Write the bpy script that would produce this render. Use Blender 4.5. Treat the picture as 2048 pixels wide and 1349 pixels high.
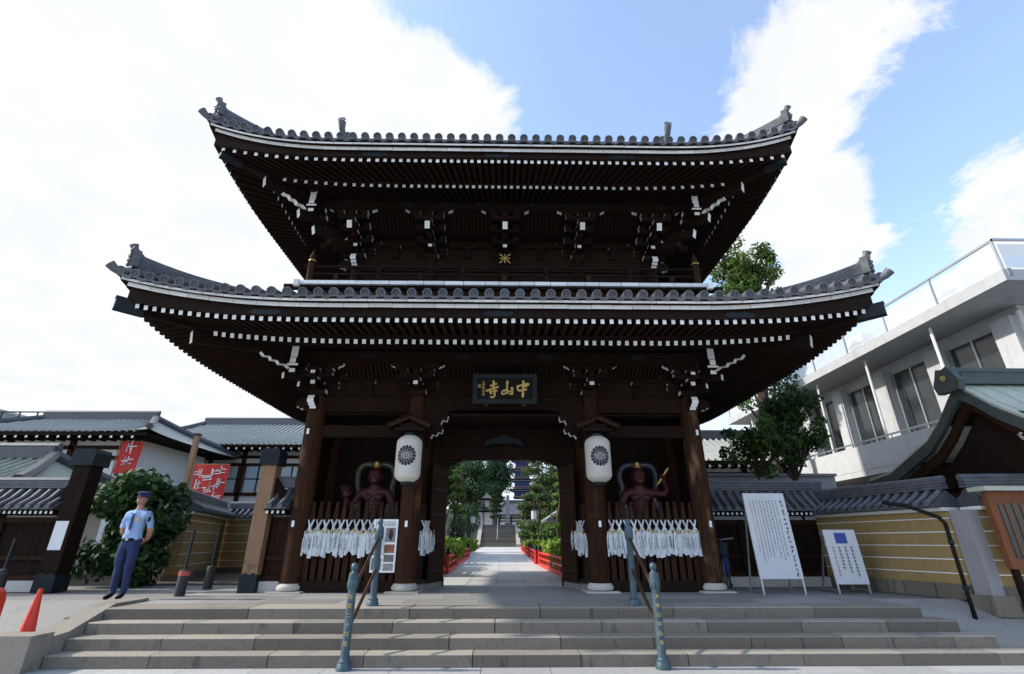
import bpy, math, random
from mathutils import Matrix, Vector, noise
R=math.radians; rnd=random.Random(7)
SC=bpy.context.scene; COL=SC.collection
for o in list(bpy.data.objects): bpy.data.objects.remove(o)

# ---------------------------------------------------------------- camera
cam=bpy.data.cameras.new('camera'); cam.sensor_width=36; cam.lens=36*979/2048; cam.clip_start=.1; cam.clip_end=3000
co=bpy.data.objects.new('camera',cam); COL.objects.link(co); SC.camera=co
co.location=(0,0,.92); co.rotation_euler=(R(90+22.75),0,R(-.97))

# ---------------------------------------------------------------- sky, sun, exposure
SUN_EL,SUN_AZ=R(35.5),R(-88.8)          # azimuth from +Y towards +X: the sun stands to the left
W=bpy.data.worlds.new('World'); SC.world=W; W.use_nodes=True
nt=W.node_tree; N=nt.nodes; L=nt.links; N.clear()
def nd(t,**k):
    n=N.new(t)
    for a,b in k.items(): setattr(n,a,b)
    return n
def mth(op,a,b=None,c=None,clamp=False):
    n=nd('ShaderNodeMath',operation=op); n.use_clamp=clamp
    for i,v in enumerate((a,b,c)):
        if v is None: continue
        if isinstance(v,(int,float)): n.inputs[i].default_value=v
        else: L.new(v,n.inputs[i])
    return n.outputs[0]
sky=nd('ShaderNodeTexSky',sky_type='NISHITA'); sky.sun_disc=False; sky.sun_elevation=SUN_EL; sky.sun_rotation=SUN_AZ
sky.air_density=1.0; sky.dust_density=1.3; sky.ozone_density=1.0
tc=nd('ShaderNodeTexCoord'); sep=nd('ShaderNodeSeparateXYZ'); L.new(tc.outputs['Generated'],sep.inputs[0])
zc=mth('MAXIMUM',mth('ADD',sep.outputs[2],.12),.05)
cmb=nd('ShaderNodeCombineXYZ'); L.new(mth('DIVIDE',sep.outputs[0],zc),cmb.inputs[0]); L.new(mth('DIVIDE',sep.outputs[1],zc),cmb.inputs[1])
n1=nd('ShaderNodeTexNoise'); n1.inputs['Scale'].default_value=3.4; n1.inputs['Detail'].default_value=10; n1.inputs['Roughness'].default_value=.63; n1.inputs['Distortion'].default_value=.35
mp=nd('ShaderNodeMapping'); mp.inputs['Location'].default_value=(3.1,1.7,0); L.new(cmb.outputs[0],mp.inputs[0]); L.new(mp.outputs[0],n1.inputs['Vector'])
cov=mth('SUBTRACT',n1.outputs['Fac'],.5); cov=mth('MULTIPLY',cov,1.9)
# the larger cloud banks of the day (positive) and the open blue between them (negative): direction, angular size, weight
BANKS=[((-.66,.58,.48),34,.62),((-.62,.50,.61),24,.34),((-.12,.64,.76),9.5,.5),((-.37,.60,.71),12,.30),((.20,.60,.77),12,-.48),((.05,.54,.84),10,-.34),
 ((.50,.52,.69),10,.50),((.45,.66,.60),8.5,.46),((.50,.60,.63),6,.2),((.66,.45,.61),8,-.45),((.62,.56,.55),6.5,-.42),((.71,.53,.46),6.5,.5),((.58,.67,.47),4.5,.62),((.64,.62,.46),3.5,-.3),((-.235,.59,.775),3,-.42),((.30,.66,.69),6,-.3),((-.06,.53,.85),6,-.5),((-.17,.52,.84),4,-.35)]
for d,ang,w in BANKS:
    v=Vector(d).normalized()
    dp=nd('ShaderNodeVectorMath',operation='DOT_PRODUCT'); nrm=nd('ShaderNodeVectorMath',operation='NORMALIZE')
    L.new(tc.outputs['Generated'],nrm.inputs[0]); L.new(nrm.outputs[0],dp.inputs[0]); dp.inputs[1].default_value=v
    g=mth('EXPONENT',mth('DIVIDE',mth('SUBTRACT',dp.outputs['Value'],1.0),1-math.cos(R(ang))))
    cov=mth('ADD',cov,mth('MULTIPLY',g,w))
mr=nd('ShaderNodeMapRange',interpolation_type='SMOOTHSTEP'); L.new(cov,mr.inputs[0]); mr.inputs[1].default_value=.0; mr.inputs[2].default_value=.33
n2=nd('ShaderNodeTexNoise'); n2.inputs['Scale'].default_value=5; n2.inputs['Detail'].default_value=5; L.new(cmb.outputs[0],n2.inputs['Vector'])
hz=mth('SUBTRACT',1.0,mth('MULTIPLY',sep.outputs[2],2.2),clamp=True)
dens=mth('MAXIMUM',mr.outputs[0],mth('ADD',mth('MULTIPLY',hz,.75),.15))
ccol=nd('ShaderNodeMixRGB'); L.new(n2.outputs['Fac'],ccol.inputs[0]); ccol.inputs[1].default_value=(.350,.362,.374,1); ccol.inputs[2].default_value=(.452,.455,.455,1)
sk=nd('ShaderNodeMixRGB',blend_type='MULTIPLY'); sk.inputs[0].default_value=1; L.new(sky.outputs[0],sk.inputs[1]); sk.inputs[2].default_value=(.15,.166,.178,1)
mx=nd('ShaderNodeMixRGB'); L.new(dens,mx.inputs[0]); L.new(sk.outputs[0],mx.inputs[1]); L.new(ccol.outputs[0],mx.inputs[2])
bg=nd('ShaderNodeBackground'); L.new(mx.outputs[0],bg.inputs[0]); bg.inputs[1].default_value=1.0
wo=nd('ShaderNodeOutputWorld'); L.new(bg.outputs[0],wo.inputs[0])
sl=bpy.data.lights.new('sun','SUN'); sl.energy=2.3; sl.angle=R(1.4); sl.color=(1,.94,.84)
so=bpy.data.objects.new('sun',sl); COL.objects.link(so); so.location=(-30,0,40)
sd=Vector((math.sin(SUN_AZ)*math.cos(SUN_EL),math.cos(SUN_AZ)*math.cos(SUN_EL),math.sin(SUN_EL)))
so.rotation_euler=(-sd).to_track_quat('-Z','Y').to_euler()
SC.view_settings.view_transform='Standard'; SC.view_settings.look='None'; SC.view_settings.exposure=1.3; SC.view_settings.gamma=1
SC.view_settings.use_curve_mapping=False

# ---------------------------------------------------------------- materials
def rgb(h): 
    h=h.lstrip('#'); f=lambda c:(c/12.92 if c<=.04045 else ((c+.055)/1.055)**2.4)
    return tuple(f(int(h[i:i+2],16)/255) for i in (0,2,4))
MATS={}
def mat(name,c1,c2=None,scale=6,rough=.7,bump=.15,stretch=(1,1,1),detail=6,metal=0,c3=None,s3=1.2,t3=.55,st3=None,vr=(.86,1.12),spec=.4,bscale=None,trans=0):
    m=bpy.data.materials.new(name); m.use_nodes=True; t=m.node_tree; n=t.nodes; l=t.links
    b=n['Principled BSDF']; b.inputs['Roughness'].default_value=rough; b.inputs['Metallic'].default_value=metal; b.inputs['Specular IOR Level'].default_value=spec
    if c2 is None: c2=tuple(x*.8 for x in c1)
    g=n.new('ShaderNodeNewGeometry'); oi=n.new('ShaderNodeObjectInfo')
    ad=n.new('ShaderNodeVectorMath'); ad.operation='ADD'; l.new(g.outputs['Position'],ad.inputs[0])
    sc=n.new('ShaderNodeVectorMath'); sc.operation='SCALE'; l.new(oi.outputs['Random'],sc.inputs['Scale']); sc.inputs[0].default_value=(7,5,3); l.new(sc.outputs[0],ad.inputs[1])
    mpn=n.new('ShaderNodeMapping'); mpn.inputs['Scale'].default_value=stretch; l.new(ad.outputs[0],mpn.inputs[0])
    no=n.new('ShaderNodeTexNoise'); no.inputs['Scale'].default_value=scale; no.inputs['Detail'].default_value=detail; no.inputs['Roughness'].default_value=.6; l.new(mpn.outputs[0],no.inputs['Vector'])
    r=n.new('ShaderNodeMapRange'); l.new(no.outputs['Fac'],r.inputs[0]); r.inputs[1].default_value=.3; r.inputs[2].default_value=.7
    mi=n.new('ShaderNodeMixRGB'); l.new(r.outputs[0],mi.inputs[0]); mi.inputs[1].default_value=(*c1,1); mi.inputs[2].default_value=(*c2,1)
    out=mi.outputs[0]
    if c3:
        n3=n.new('ShaderNodeTexNoise'); n3.inputs['Scale'].default_value=s3; n3.inputs['Detail'].default_value=7; n3.inputs['Roughness'].default_value=.65; 
        if st3:
            m3p=n.new('ShaderNodeMapping'); m3p.inputs['Scale'].default_value=st3; l.new(ad.outputs[0],m3p.inputs[0]); l.new(m3p.outputs[0],n3.inputs['Vector'])
        else: l.new(ad.outputs[0],n3.inputs['Vector'])
        r3=n.new('ShaderNodeMapRange'); l.new(n3.outputs['Fac'],r3.inputs[0]); r3.inputs[1].default_value=t3; r3.inputs[2].default_value=t3+.14
        m3=n.new('ShaderNodeMixRGB'); l.new(r3.outputs[0],m3.inputs[0]); l.new(out,m3.inputs[1]); m3.inputs[2].default_value=(*c3,1); out=m3.outputs[0]
    hv=n.new('ShaderNodeHueSaturation'); l.new(out,hv.inputs['Color']); vr_=n.new('ShaderNodeMapRange'); l.new(oi.outputs['Random'],vr_.inputs[0]); vr_.inputs[3].default_value=vr[0]; vr_.inputs[4].default_value=vr[1]
    l.new(vr_.outputs[0],hv.inputs['Value']); l.new(hv.outputs[0],b.inputs['Base Color'])
    if bump:
        bn=n.new('ShaderNodeBump'); bn.inputs['Strength'].default_value=bump; bn.inputs['Distance'].default_value=.02
        if bscale:
            nb=n.new('ShaderNodeTexNoise'); nb.inputs['Scale'].default_value=bscale; nb.inputs['Detail'].default_value=4; l.new(mpn.outputs[0],nb.inputs['Vector']); l.new(nb.outputs['Fac'],bn.inputs['Height'])
        else: l.new(no.outputs['Fac'],bn.inputs['Height'])
        l.new(bn.outputs[0],b.inputs['Normal'])
    if trans:
        b.inputs['Transmission Weight'].default_value=0
        tr=n.new('ShaderNodeBsdfTranslucent'); l.new(hv.outputs[0],tr.inputs[0]); ms=n.new('ShaderNodeMixShader'); ms.inputs[0].default_value=trans
        l.new(b.outputs[0],ms.inputs[1]); l.new(tr.outputs[0],ms.inputs[2]); l.new(ms.outputs[0],n['Material Output'].inputs[0])
    MATS[name]=m; return m
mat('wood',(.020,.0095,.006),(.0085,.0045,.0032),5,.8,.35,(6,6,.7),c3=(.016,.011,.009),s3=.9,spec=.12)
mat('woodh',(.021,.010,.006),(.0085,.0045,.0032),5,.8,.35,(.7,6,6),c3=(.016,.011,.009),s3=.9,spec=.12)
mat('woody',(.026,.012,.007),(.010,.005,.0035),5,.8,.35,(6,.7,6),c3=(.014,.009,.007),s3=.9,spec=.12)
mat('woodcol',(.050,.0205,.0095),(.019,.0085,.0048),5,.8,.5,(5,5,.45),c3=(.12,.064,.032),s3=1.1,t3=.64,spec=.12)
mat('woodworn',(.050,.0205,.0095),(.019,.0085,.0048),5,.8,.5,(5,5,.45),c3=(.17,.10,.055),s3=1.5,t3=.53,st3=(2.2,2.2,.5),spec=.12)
mat('woodpale',(.34,.20,.11),(.22,.115,.058),6,.65,.5,(7,7,.5),c3=(.10,.05,.028),s3=1.3,t3=.58)
mat('woodmid',(.046,.021,.011),(.021,.010,.006),6,.8,.5,(7,7,.5),c3=(.022,.011,.007),s3=1.5,t3=.57,spec=.12)
mat('white',(.80,.81,.80),(.72,.73,.72),9,.6,.06,c3=(.60,.46,.25),s3=1.7,t3=.67)
mat('cream',(.66,.645,.60),(.56,.55,.51),9,.65,.06,c3=(.50,.38,.20),s3=1.3,t3=.64)
mat('signwhite',(.60,.61,.64),(.54,.55,.58),4,.6,.05)
mat('whiteclean',(.80,.80,.79),(.72,.73,.74),4,.6,.05)
mat('tile',(.125,.133,.148),(.075,.081,.093),7,.48,.25,c3=(.18,.185,.19),s3=2.2,t3=.58)
mat('tilepale',(.36,.375,.35),(.29,.305,.285),5,.5,.2,c3=(.42,.43,.42),s3=.5,t3=.55)
mat('tiledark',(.10,.105,.118),(.06,.063,.07),7,.5,.3)
mat('iron',(.008,.012,.016),(.015,.022,.028),8,.6,.2,spec=.2)
mat('patina',(.072,.118,.140),(.042,.072,.090),7,.5,.35,c3=(.085,.055,.045),s3=3.5,t3=.62,metal=.25)
mat('bronze',(.10,.052,.034),(.06,.034,.026),7,.42,.2,metal=.5)
mat('gold',(.62,.43,.13),(.50,.33,.09),14,.42,.2,metal=.45)
mat('goldpaint',(.60,.44,.14),(.48,.33,.10),14,.5,.1)
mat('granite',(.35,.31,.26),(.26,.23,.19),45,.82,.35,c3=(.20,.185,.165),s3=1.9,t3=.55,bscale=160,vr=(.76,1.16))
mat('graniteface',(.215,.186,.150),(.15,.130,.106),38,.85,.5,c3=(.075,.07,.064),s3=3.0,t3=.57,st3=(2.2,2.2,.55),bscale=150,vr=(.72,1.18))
mat('granitelit',(.52,.51,.49),(.43,.42,.41),30,.7,.2,c3=(.36,.35,.34),s3=1.1,t3=.56,bscale=150)  # path granite, coloured paler to stand in for sunlight on the passage floor
mat('granitefloor',(.30,.288,.272),(.22,.212,.20),24,.62,.2,c3=(.19,.19,.19),s3=1.0,t3=.57,bscale=140,vr=(.78,1.15))
mat('granitewhite',(.52,.49,.44),(.42,.395,.35),30,.75,.2,bscale=150,c3=(.36,.33,.29),s3=3,t3=.63)
mat('street',(.40,.395,.385),(.32,.318,.31),26,.8,.25,c3=(.30,.295,.29),s3=.8,t3=.58,bscale=120)
mat('joint',(.07,.065,.06),(.05,.047,.043),20,.9,.2)
mat('soil',(.10,.08,.055),(.06,.048,.034),9,.95,.4)
mat('paper',(.80,.79,.75),(.70,.69,.65),30,.8,.05,trans=.25)
mat('strip',(.78,.80,.82),(.66,.69,.72),7,.8,.1,trans=.2)
mat('lantern',(.78,.76,.69),(.72,.69,.61),5,.6,.04,trans=.35,c3=(.60,.50,.36),s3=1.6,t3=.66)
mat('ink',(.012,.013,.028),(.02,.02,.04),20,.6,0)
mat('inkred',(.50,.10,.08),(.42,.08,.07),20,.6,0)
mat('inkblue',(.06,.08,.36),(.05,.07,.30),20,.6,0)
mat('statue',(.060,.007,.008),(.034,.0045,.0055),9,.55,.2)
mat('scarf',(.014,.024,.075),(.010,.015,.045),14,.6,.2)
mat('scarfgreen',(.022,.055,.018),(.014,.022,.03),10,.6,.2)
mat('skirt',(.05,.10,.055),(.05,.055,.15),9,.7,.2)
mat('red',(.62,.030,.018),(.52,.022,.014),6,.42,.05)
mat('cone',(.70,.045,.020),(.60,.035,.018),5,.45,.05)
mat('plaster',(.36,.25,.105),(.29,.195,.08),7,.85,.15,c3=(.40,.26,.10),s3=1.6,t3=.60)
mat('plasterwhite',(.72,.72,.70),(.64,.64,.63),4,.85,.1)
mat('concrete',(.47,.48,.495),(.40,.41,.425),3,.8,.12,c3=(.34,.34,.335),s3=.9,t3=.57,st3=(1.6,1.6,.3))
mat('concretedk',(.30,.29,.30),(.25,.245,.25),3,.85,.1)
mat('copper',(.42,.45,.37),(.33,.365,.30),5,.6,.15,c3=(.42,.45,.34),s3=1.4,t3=.55)
mat('copperdk',(.065,.078,.074),(.04,.05,.048),6,.55,.15)
mat('winglass',(.015,.02,.022),(.03,.035,.04),3,.12,0,spec=.6)
mat('skyglass',(.42,.50,.56),(.34,.42,.48),3,.25,0,spec=.6)
mat('shirt',(.33,.47,.72),(.26,.385,.62),11,.85,.9,(1,1,.6))
mat('navy',(.024,.038,.125),(.017,.027,.088),12,.85,.9,(1,1,.5))
mat('skin',(.44,.24,.16),(.38,.19,.12),9,.55,.05)
mat('black',(.007,.007,.008),(.012,.010,.010),9,.7,.1,spec=.15)
mat('bone',(.09,.075,.05),(.06,.05,.035),9,.6,0)
mat('rubber',(.03,.03,.032),(.02,.02,.02),9,.75,.1)
mat('metal',(.45,.46,.47),(.38,.39,.40),9,.35,.05,metal=.7)
mat('bannerred',(.62,.06,.05),(.52,.045,.04),3,.85,.1,trans=.3)
mat('orange',(.20,.065,.018),(.12,.04,.014),6,.6,.3,(6,6,.6))
mat('bark',(.085,.06,.042),(.04,.03,.022),14,.9,.7,(3,3,.6))
mat('lampglass',(.75,.76,.74),(.70,.71,.70),3,.4,0,trans=.3)
mat('frost',(.62,.66,.70),(.56,.60,.64),3,.35,0)
fr=MATS['frost'].node_tree; _tb=fr.nodes.new('ShaderNodeBsdfTransparent'); _ms=fr.nodes.new('ShaderNodeMixShader'); _ms.inputs[0].default_value=.5
fr.links.new(fr.nodes['Principled BSDF'].outputs[0],_ms.inputs[1]); fr.links.new(_tb.outputs[0],_ms.inputs[2]); fr.links.new(_ms.outputs[0],fr.nodes['Material Output'].inputs[0])
mat('pagodablue',(.020,.026,.105),(.014,.018,.07),8,.6,.2)
mat('vermilion',(.30,.13,.07),(.24,.10,.055),8,.6,.1)
for nm,a,b in [('leafa',(.070,.145,.024),(.040,.092,.016)),('leafb',(.040,.092,.020),(.024,.060,.014)),('leafc',(.110,.185,.026),(.07,.13,.02)),('leafdark',(.020,.050,.020),(.012,.032,.014)),('leafdk2',(.030,.068,.026),(.018,.042,.016)),
  ('pine',(.065,.130,.034),(.040,.085,.026)),('pine2',(.13,.20,.046),(.08,.135,.034)),('pine3',(.105,.10,.032),(.065,.065,.024)),('herb',(.15,.27,.028),(.09,.18,.022)),('herb2',(.21,.31,.030),(.13,.22,.03)),('hill',(.030,.060,.028),(.02,.042,.02))]:
    mat(nm,a,b,3,.6,0,trans=.28,spec=.25)

# ---------------------------------------------------------------- mesh helpers
def basis(p,q,up=(0,0,1)):
    "matrix with +Y from p to q"
    p=Vector(p); y=(Vector(q)-p); ln=y.length; y.normalize(); x=y.cross(Vector(up))
    if x.length<1e-5: x=Vector((1,0,0))
    x.normalize(); z=x.cross(y)
    return Matrix(((x.x,y.x,z.x,p.x),(x.y,y.y,z.y,p.y),(x.z,y.z,z.z,p.z),(0,0,0,1))),ln
class MB:
    def __init__(s): s.v=[];s.f=[];s.m=[]
    def add(s,vs,fs,mi=0,M=None):
        k=len(s.v)
        s.v+= [tuple(M@Vector(v)) for v in vs] if M is not None else [tuple(v) for v in vs]
        for i,f in enumerate(fs):
            s.f.append(tuple(a+k for a in f)); s.m.append(mi[i] if isinstance(mi,(list,tuple)) else mi)
        return s
    def box(s,c,d,mi=0,M=None,taper=1,tz=0):
        "faces: -z +z -y +x +y -x ; taper shrinks the bottom"
        x,y,z=d[0]/2,d[1]/2,d[2]/2; t=taper
        vs=[(-x*t,-y*t,-z),(x*t,-y*t,-z),(x*t,y*t,-z),(-x*t,y*t,-z),(-x,-y,z),(x,-y,z),(x,y,z),(-x,y,z)]
        vs=[(a+c[0],b+c[1],e+c[2]) for a,b,e in vs]
        return s.add(vs,[(3,2,1,0),(4,5,6,7),(0,1,5,4),(1,2,6,5),(2,3,7,6),(3,0,4,7)],mi,M)
    def bar(s,p,q,w,h,mi=0,up=(0,0,1)):
        M,l=basis(p,q,up); return s.box((0,l/2,0),(w,l,h),mi,M)
    def prism(s,poly,a,b,axis='y',mi=0,emi=None,M=None):
        "extrude 2-D polygon between a and b; axis y: (x,z), x: (y,z), z: (x,y). emi: dict edge->material"
        n=len(poly); mk={'y':lambda p,t:(p[0],t,p[1]),'x':lambda p,t:(t,p[0],p[1]),'z':lambda p,t:(p[0],p[1],t)}[axis]
        vs=[mk(p,a) for p in poly]+[mk(p,b) for p in poly]
        fs=[tuple(range(n)),tuple(range(2*n-1,n-1,-1))]; ms=[mi,mi]
        for i in range(n):
            j=(i+1)%n; fs.append((i,i+n,j+n,j)); ms.append((emi or {}).get(i,mi))
        return s.add(vs,fs,ms,M)
    def tube(s,pts,rad,n=8,mi=0,flat=1,cap=True,up=(0,0,1)):
        pts=[Vector(p) for p in pts]; k=len(pts); rad=[rad]*k if isinstance(rad,(int,float)) else rad; vs=[]
        for i,p in enumerate(pts):
            t=(pts[min(i+1,k-1)]-pts[max(i-1,0)]).normalized(); x=t.cross(Vector(up))
            if x.length<1e-3: x=t.cross(Vector((0,1,0)))
            x.normalize(); z=x.cross(t)
            for j in range(n):
                a=2*math.pi*j/n; vs.append(p+x*math.cos(a)*rad[i]+z*math.sin(a)*rad[i]*flat)
        fs=[(i*n+j,i*n+(j+1)%n,(i+1)*n+(j+1)%n,(i+1)*n+j) for i in range(k-1) for j in range(n)]
        if cap: fs+=[tuple(range(n-1,-1,-1)),tuple((k-1)*n+j for j in range(n))]
        return s.add(vs,fs,mi)
    def lathe(s,prof,c=(0,0,0),n=16,mi=0,sy=1,M=None):
        vs=[];k=len(prof)
        for r,z in prof:
            for j in range(n):
                a=2*math.pi*j/n; vs.append((c[0]+r*math.cos(a),c[1]+r*sy*math.sin(a),c[2]+z))
        fs=[(i*n+j,i*n+(j+1)%n,(i+1)*n+(j+1)%n,(i+1)*n+j) for i in range(k-1) for j in range(n)]
        fs+=[tuple(range(n-1,-1,-1)),tuple((k-1)*n+j for j in range(n))]
        return s.add(vs,fs,mi,M)
    def grid(s,fn,nu,nv,mi=0):
        vs=[fn(i/nu,j/nv) for j in range(nv+1) for i in range(nu+1)]
        fs=[(j*(nu+1)+i,j*(nu+1)+i+1,(j+1)*(nu+1)+i+1,(j+1)*(nu+1)+i) for j in range(nv) for i in range(nu)]
        return s.add(vs,fs,mi)
    def mesh(s,name,mats,smooth=False):
        me=bpy.data.meshes.new(name); me.from_pydata(s.v,[],s.f)
        for m in ([mats] if isinstance(mats,str) else mats): me.materials.append(MATS[m])
        me.polygons.foreach_set('material_index',s.m)
        if smooth:
            me.polygons.foreach_set('use_smooth',[True]*len(s.f))
            try: me.set_sharp_from_angle(angle=R(smooth if smooth>1 else 40))
            except Exception: pass
        me.update(); return me
    def build(s,name,mats,parent=None,smooth=False,**k): return place(name,s.mesh(name,mats,smooth),parent=parent,**k)
def place(name,me,loc=(0,0,0),rot=(0,0,0),scale=(1,1,1),parent=None,M=None,kind=None,label=None,cat=None,group=None):
    o=bpy.data.objects.new(name,me); COL.objects.link(o)
    if M is not None: o.matrix_basis=M
    else: o.location=loc; o.rotation_euler=rot; o.scale=scale
    if parent is not None:
        o.parent=parent; o.matrix_parent_inverse=parent.matrix_basis.inverted()
    return tag(o,label,cat,group,kind)
def tag(o,label=None,cat=None,group=None,kind=None):
    for k,v in (('label',label),('category',cat),('group',group),('kind',kind)):
        if v: o[k]=v
    return o
def thing(name,loc,label,cat,group=None): return place(name,None,loc=loc,label=label,cat=cat,group=group)
def fontmesh(txt,size,matname,depth=.004,vertical=False,gap=1.0):
    mb=MB(); 
    for i,ch in enumerate(txt):
        c=bpy.data.curves.new('glyph','FONT'); c.body=ch; c.size=size; c.extrude=depth; c.align_x='CENTER'; c.resolution_u=2
        o=bpy.data.objects.new('glyph',c); COL.objects.link(o); dg=bpy.context.evaluated_depsgraph_get()
        me=bpy.data.meshes.new_from_object(o.evaluated_get(dg))
        dx,dy=(0,-i*size*gap) if vertical else (i*size*gap,0)
        mb.add([(v.co.x+dx,v.co.y+dy,v.co.z) for v in me.vertices],[tuple(p.vertices) for p in me.polygons])
        bpy.data.objects.remove(o); bpy.data.curves.remove(c); bpy.data.meshes.remove(me)
    return mb
def skin(joints,edges,sub=2):
    "joints: list of (pos, radius); returns verts, faces of a skinned surface"
    me=bpy.data.meshes.new('skin'); me.from_pydata([j[0] for j in joints],edges,[])
    o=bpy.data.objects.new('skin',me); COL.objects.link(o)
    o.modifiers.new('s','SKIN'); sv=me.skin_vertices[0].data
    for i,j in enumerate(joints):
        r=j[1]; sv[i].radius=(r,r) if isinstance(r,(int,float)) else r
        sv[i].use_root=(i==0)
    u=o.modifiers.new('u','SUBSURF'); u.levels=sub; u.render_levels=sub
    dg=bpy.context.evaluated_depsgraph_get(); m2=bpy.data.meshes.new_from_object(o.evaluated_get(dg))
    r=([tuple(v.co) for v in m2.vertices],[tuple(p.vertices) for p in m2.polygons])
    bpy.data.objects.remove(o); bpy.data.meshes.remove(me); bpy.data.meshes.remove(m2); return r
# ================================================================ SETTING: ground, steps, paving
def sheet(name,pts,m,kind='structure'):
    mb=MB(); mb.add(pts,[tuple(range(len(pts)))]); return mb.build(name,m,kind=kind)
ground=sheet('ground',[(-700,-700,-.64),(700,-700,-.64),(700,900,-.64),(-700,900,-.64)],'street')
tag(ground,'pale stone ground running to the horizon','ground')
def zramp(y,y0,y1): return -.6+.6*min(1,max(0,(y-y0)/(y1-y0)))
mb=MB(); mb.add([(-70,9.55,-.012),(-6.05,9.55,-.012),(-6.05,9.0,-.012),(6.5,9.0,-.012),(6.5,9.55,-.012),(70,9.55,-.012),(70,320,-.012),(-70,320,-.012)],[tuple(range(8))]); precinct=mb.build('precinct_ground','granitefloor',kind='structure')
tag(precinct,'grey stone ground of the temple precinct','ground')
def slope(name,x0,x1,y0,y1,label):
    mb=MB(); ys=[y0-.3]+[y0+(y1-y0)*i/6 for i in range(7)]
    zs=[-.636]+[-.63+.634*i/6 for i in range(7)]
    vs=[(x,y,z) for y,z in zip(ys,zs) for x in (x0,x1)]
    mb.add(vs,[(2*i,2*i+1,2*i+3,2*i+2) for i in range(7)]); return tag(mb.build(name,'granitefloor',kind='structure'),label,'ramp')
slope('ramp',-70,-6.05,7.5,9.6,'sloping pale pavement left of the steps')
slope('ramp',6.5,70,7.6,9.6,'sloping grey pavement right of the steps')
street=place('street',None,loc=(0,7,-.6),kind='structure',label='pale slab pavement in front of the steps',cat='pavement')
y=5.0; row=0
while y<7.55:
    d=.62 if row%2 else .5; x=-9.6+.5*(row%3)
    while x<10:
        w=rnd.uniform(.85,1.25); mb=MB(); mb.box((x+w/2,y+d/2,-.617),(w-.008,d-.008,.03)); mb.build('paving_slab','street',street); x+=w
    y+=d; row+=1
# ---- stone steps
steps=place('stone_steps',None,loc=(0,8.3,-.6),kind='structure',label='four wide granite steps up to the gate',cat='steps')
mb=MB(); 
for i in range(4): mb.box((0.22+.12*i,8.53-.29*i+.26,-.15*i-.09),(12.36+.2*i,.5,.13))
mb.build('step_core','joint',steps)
for i in range(4):
    x=-6.0+rnd.uniform(0,.02); xe=(6.47,6.75,7.0,8.2)[i]; yf=8.5-.29*i; zt=-.15*i
    while x<xe-.05:
        w=rnd.uniform(1.9,2.5) if i==0 else rnd.uniform(1.25,1.6); w=min(w,xe-x)
        if xe-x-w<.4: w=xe-x
        a=rnd.uniform(-.004,.004); c=.012; yb=yf+(.56 if i==0 else .4)
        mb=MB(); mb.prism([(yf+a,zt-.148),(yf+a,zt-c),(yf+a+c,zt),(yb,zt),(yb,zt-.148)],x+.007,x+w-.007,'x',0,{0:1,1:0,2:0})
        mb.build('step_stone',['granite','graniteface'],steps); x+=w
# cheek wall at the left end of the steps
ck=thing('stair_cheek_wall',(-6.25,8.2,-.6),'sloping granite cheek wall with block end, left of the steps','wall')
mb=MB(); mb.prism([(7.72,-.63),(7.72,-.24),(7.95,-.22),(8.72,.045),(9.5,.05),(9.5,-.63)],-6.40,-6.012,'x'); mb.build('slope_stone','granite',ck)
mb=MB(); mb.prism([(-6.62,7.36),(-6.022,7.36),(-6.022,7.714),(-6.62,7.714)],-.63,-.19,'z'); mb.build('end_block','granite',ck)
# ---- platform paving
plat=place('platform',None,loc=(0,9,0),kind='structure',label='grey stone slab platform under the gate',cat='platform')
sheet('platform_bed',[(-6.0,8.9,-.009),(6.45,8.9,-.009),(6.45,12.3,-.009),(-6.0,12.3,-.009)],'joint').parent=plat
bpy.data.objects['platform_bed'].matrix_parent_inverse=plat.matrix_basis.inverted()
slabm={}
y=9.066; row=0
while y<12.28:
    d=.64; x=-6.0-rnd.uniform(0,.6)
    while x<6.45:
        w=rnd.choice((1.1,1.25,1.4)); x0=max(x,-6.0); x1=min(x+w,6.45)
        if x1-x0>.1:
            mb=MB(); mb.box(((x0+x1)/2,y+d/2,-.004+rnd.uniform(0,.0025)),(x1-x0-.007,d-.007,.008)); mb.build('paving_slab','granitefloor',plat)
        x+=w
    y+=d; row+=1

# ================================================================ TEMPLE GATE
gate=thing('temple_gate',(0,13.3,0),'two-storey dark wooden temple gate with grey tiled roofs and white rafter ends','gate')
def gpart(name): return place(name,None,loc=(0,13.3,0),parent=gate)
lower=gpart('lower_roof'); upper=gpart('upper_roof'); frame=gpart('lower_storey'); ustorey=gpart('upper_storey')
balc=gpart('balcony')

class Roof:
    def __init__(s,par,HX,Yf,Yr,zd,z,A,p,Rr,Ar,wall,fan):
        s.par=par;s.HX=HX;s.Yf=Yf;s.Yr=Yr;s.Yg=(Yf+Yr)/2;s.HY=(Yr-Yf)/2;s.zd=zd;s.z=z;s.A=A;s.p=p;s.R=Rr;s.Ar=Ar;s.wall=wall;s.fan=fan
    def w(s,side,a,n,z):
        return {'f':(a,s.Yf+n,z),'b':(-a,s.Yr-n,z),'l':(-s.HX+n,s.Yg-a,z),'r':(s.HX-n,s.Yg+a,z)}[side]
    def L(s,side): return s.HX if side in 'fb' else s.HY
    def rz(s,side): return {'f':0,'l':-math.pi/2,'r':math.pi/2,'b':math.pi}[side]
    def up(s,side,a,n=0):
        d=max(0,s.L(side)-abs(a)-n); return s.A*max(0,1-d/s.R)**s.p*max(0,1-n/4)
    def upr(s,side,a,n=0):
        d=max(0,s.L(side)-abs(a)-n); return s.Ar*max(0,1-d/s.R)**2.6*max(0,1-n/3.2)
    def zt(s,side,a,n): return s.zd-.10+(.40 if s.fan else .30)*n+(.055 if s.fan else .04)*n*n+s.up(side,a,n)
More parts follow.
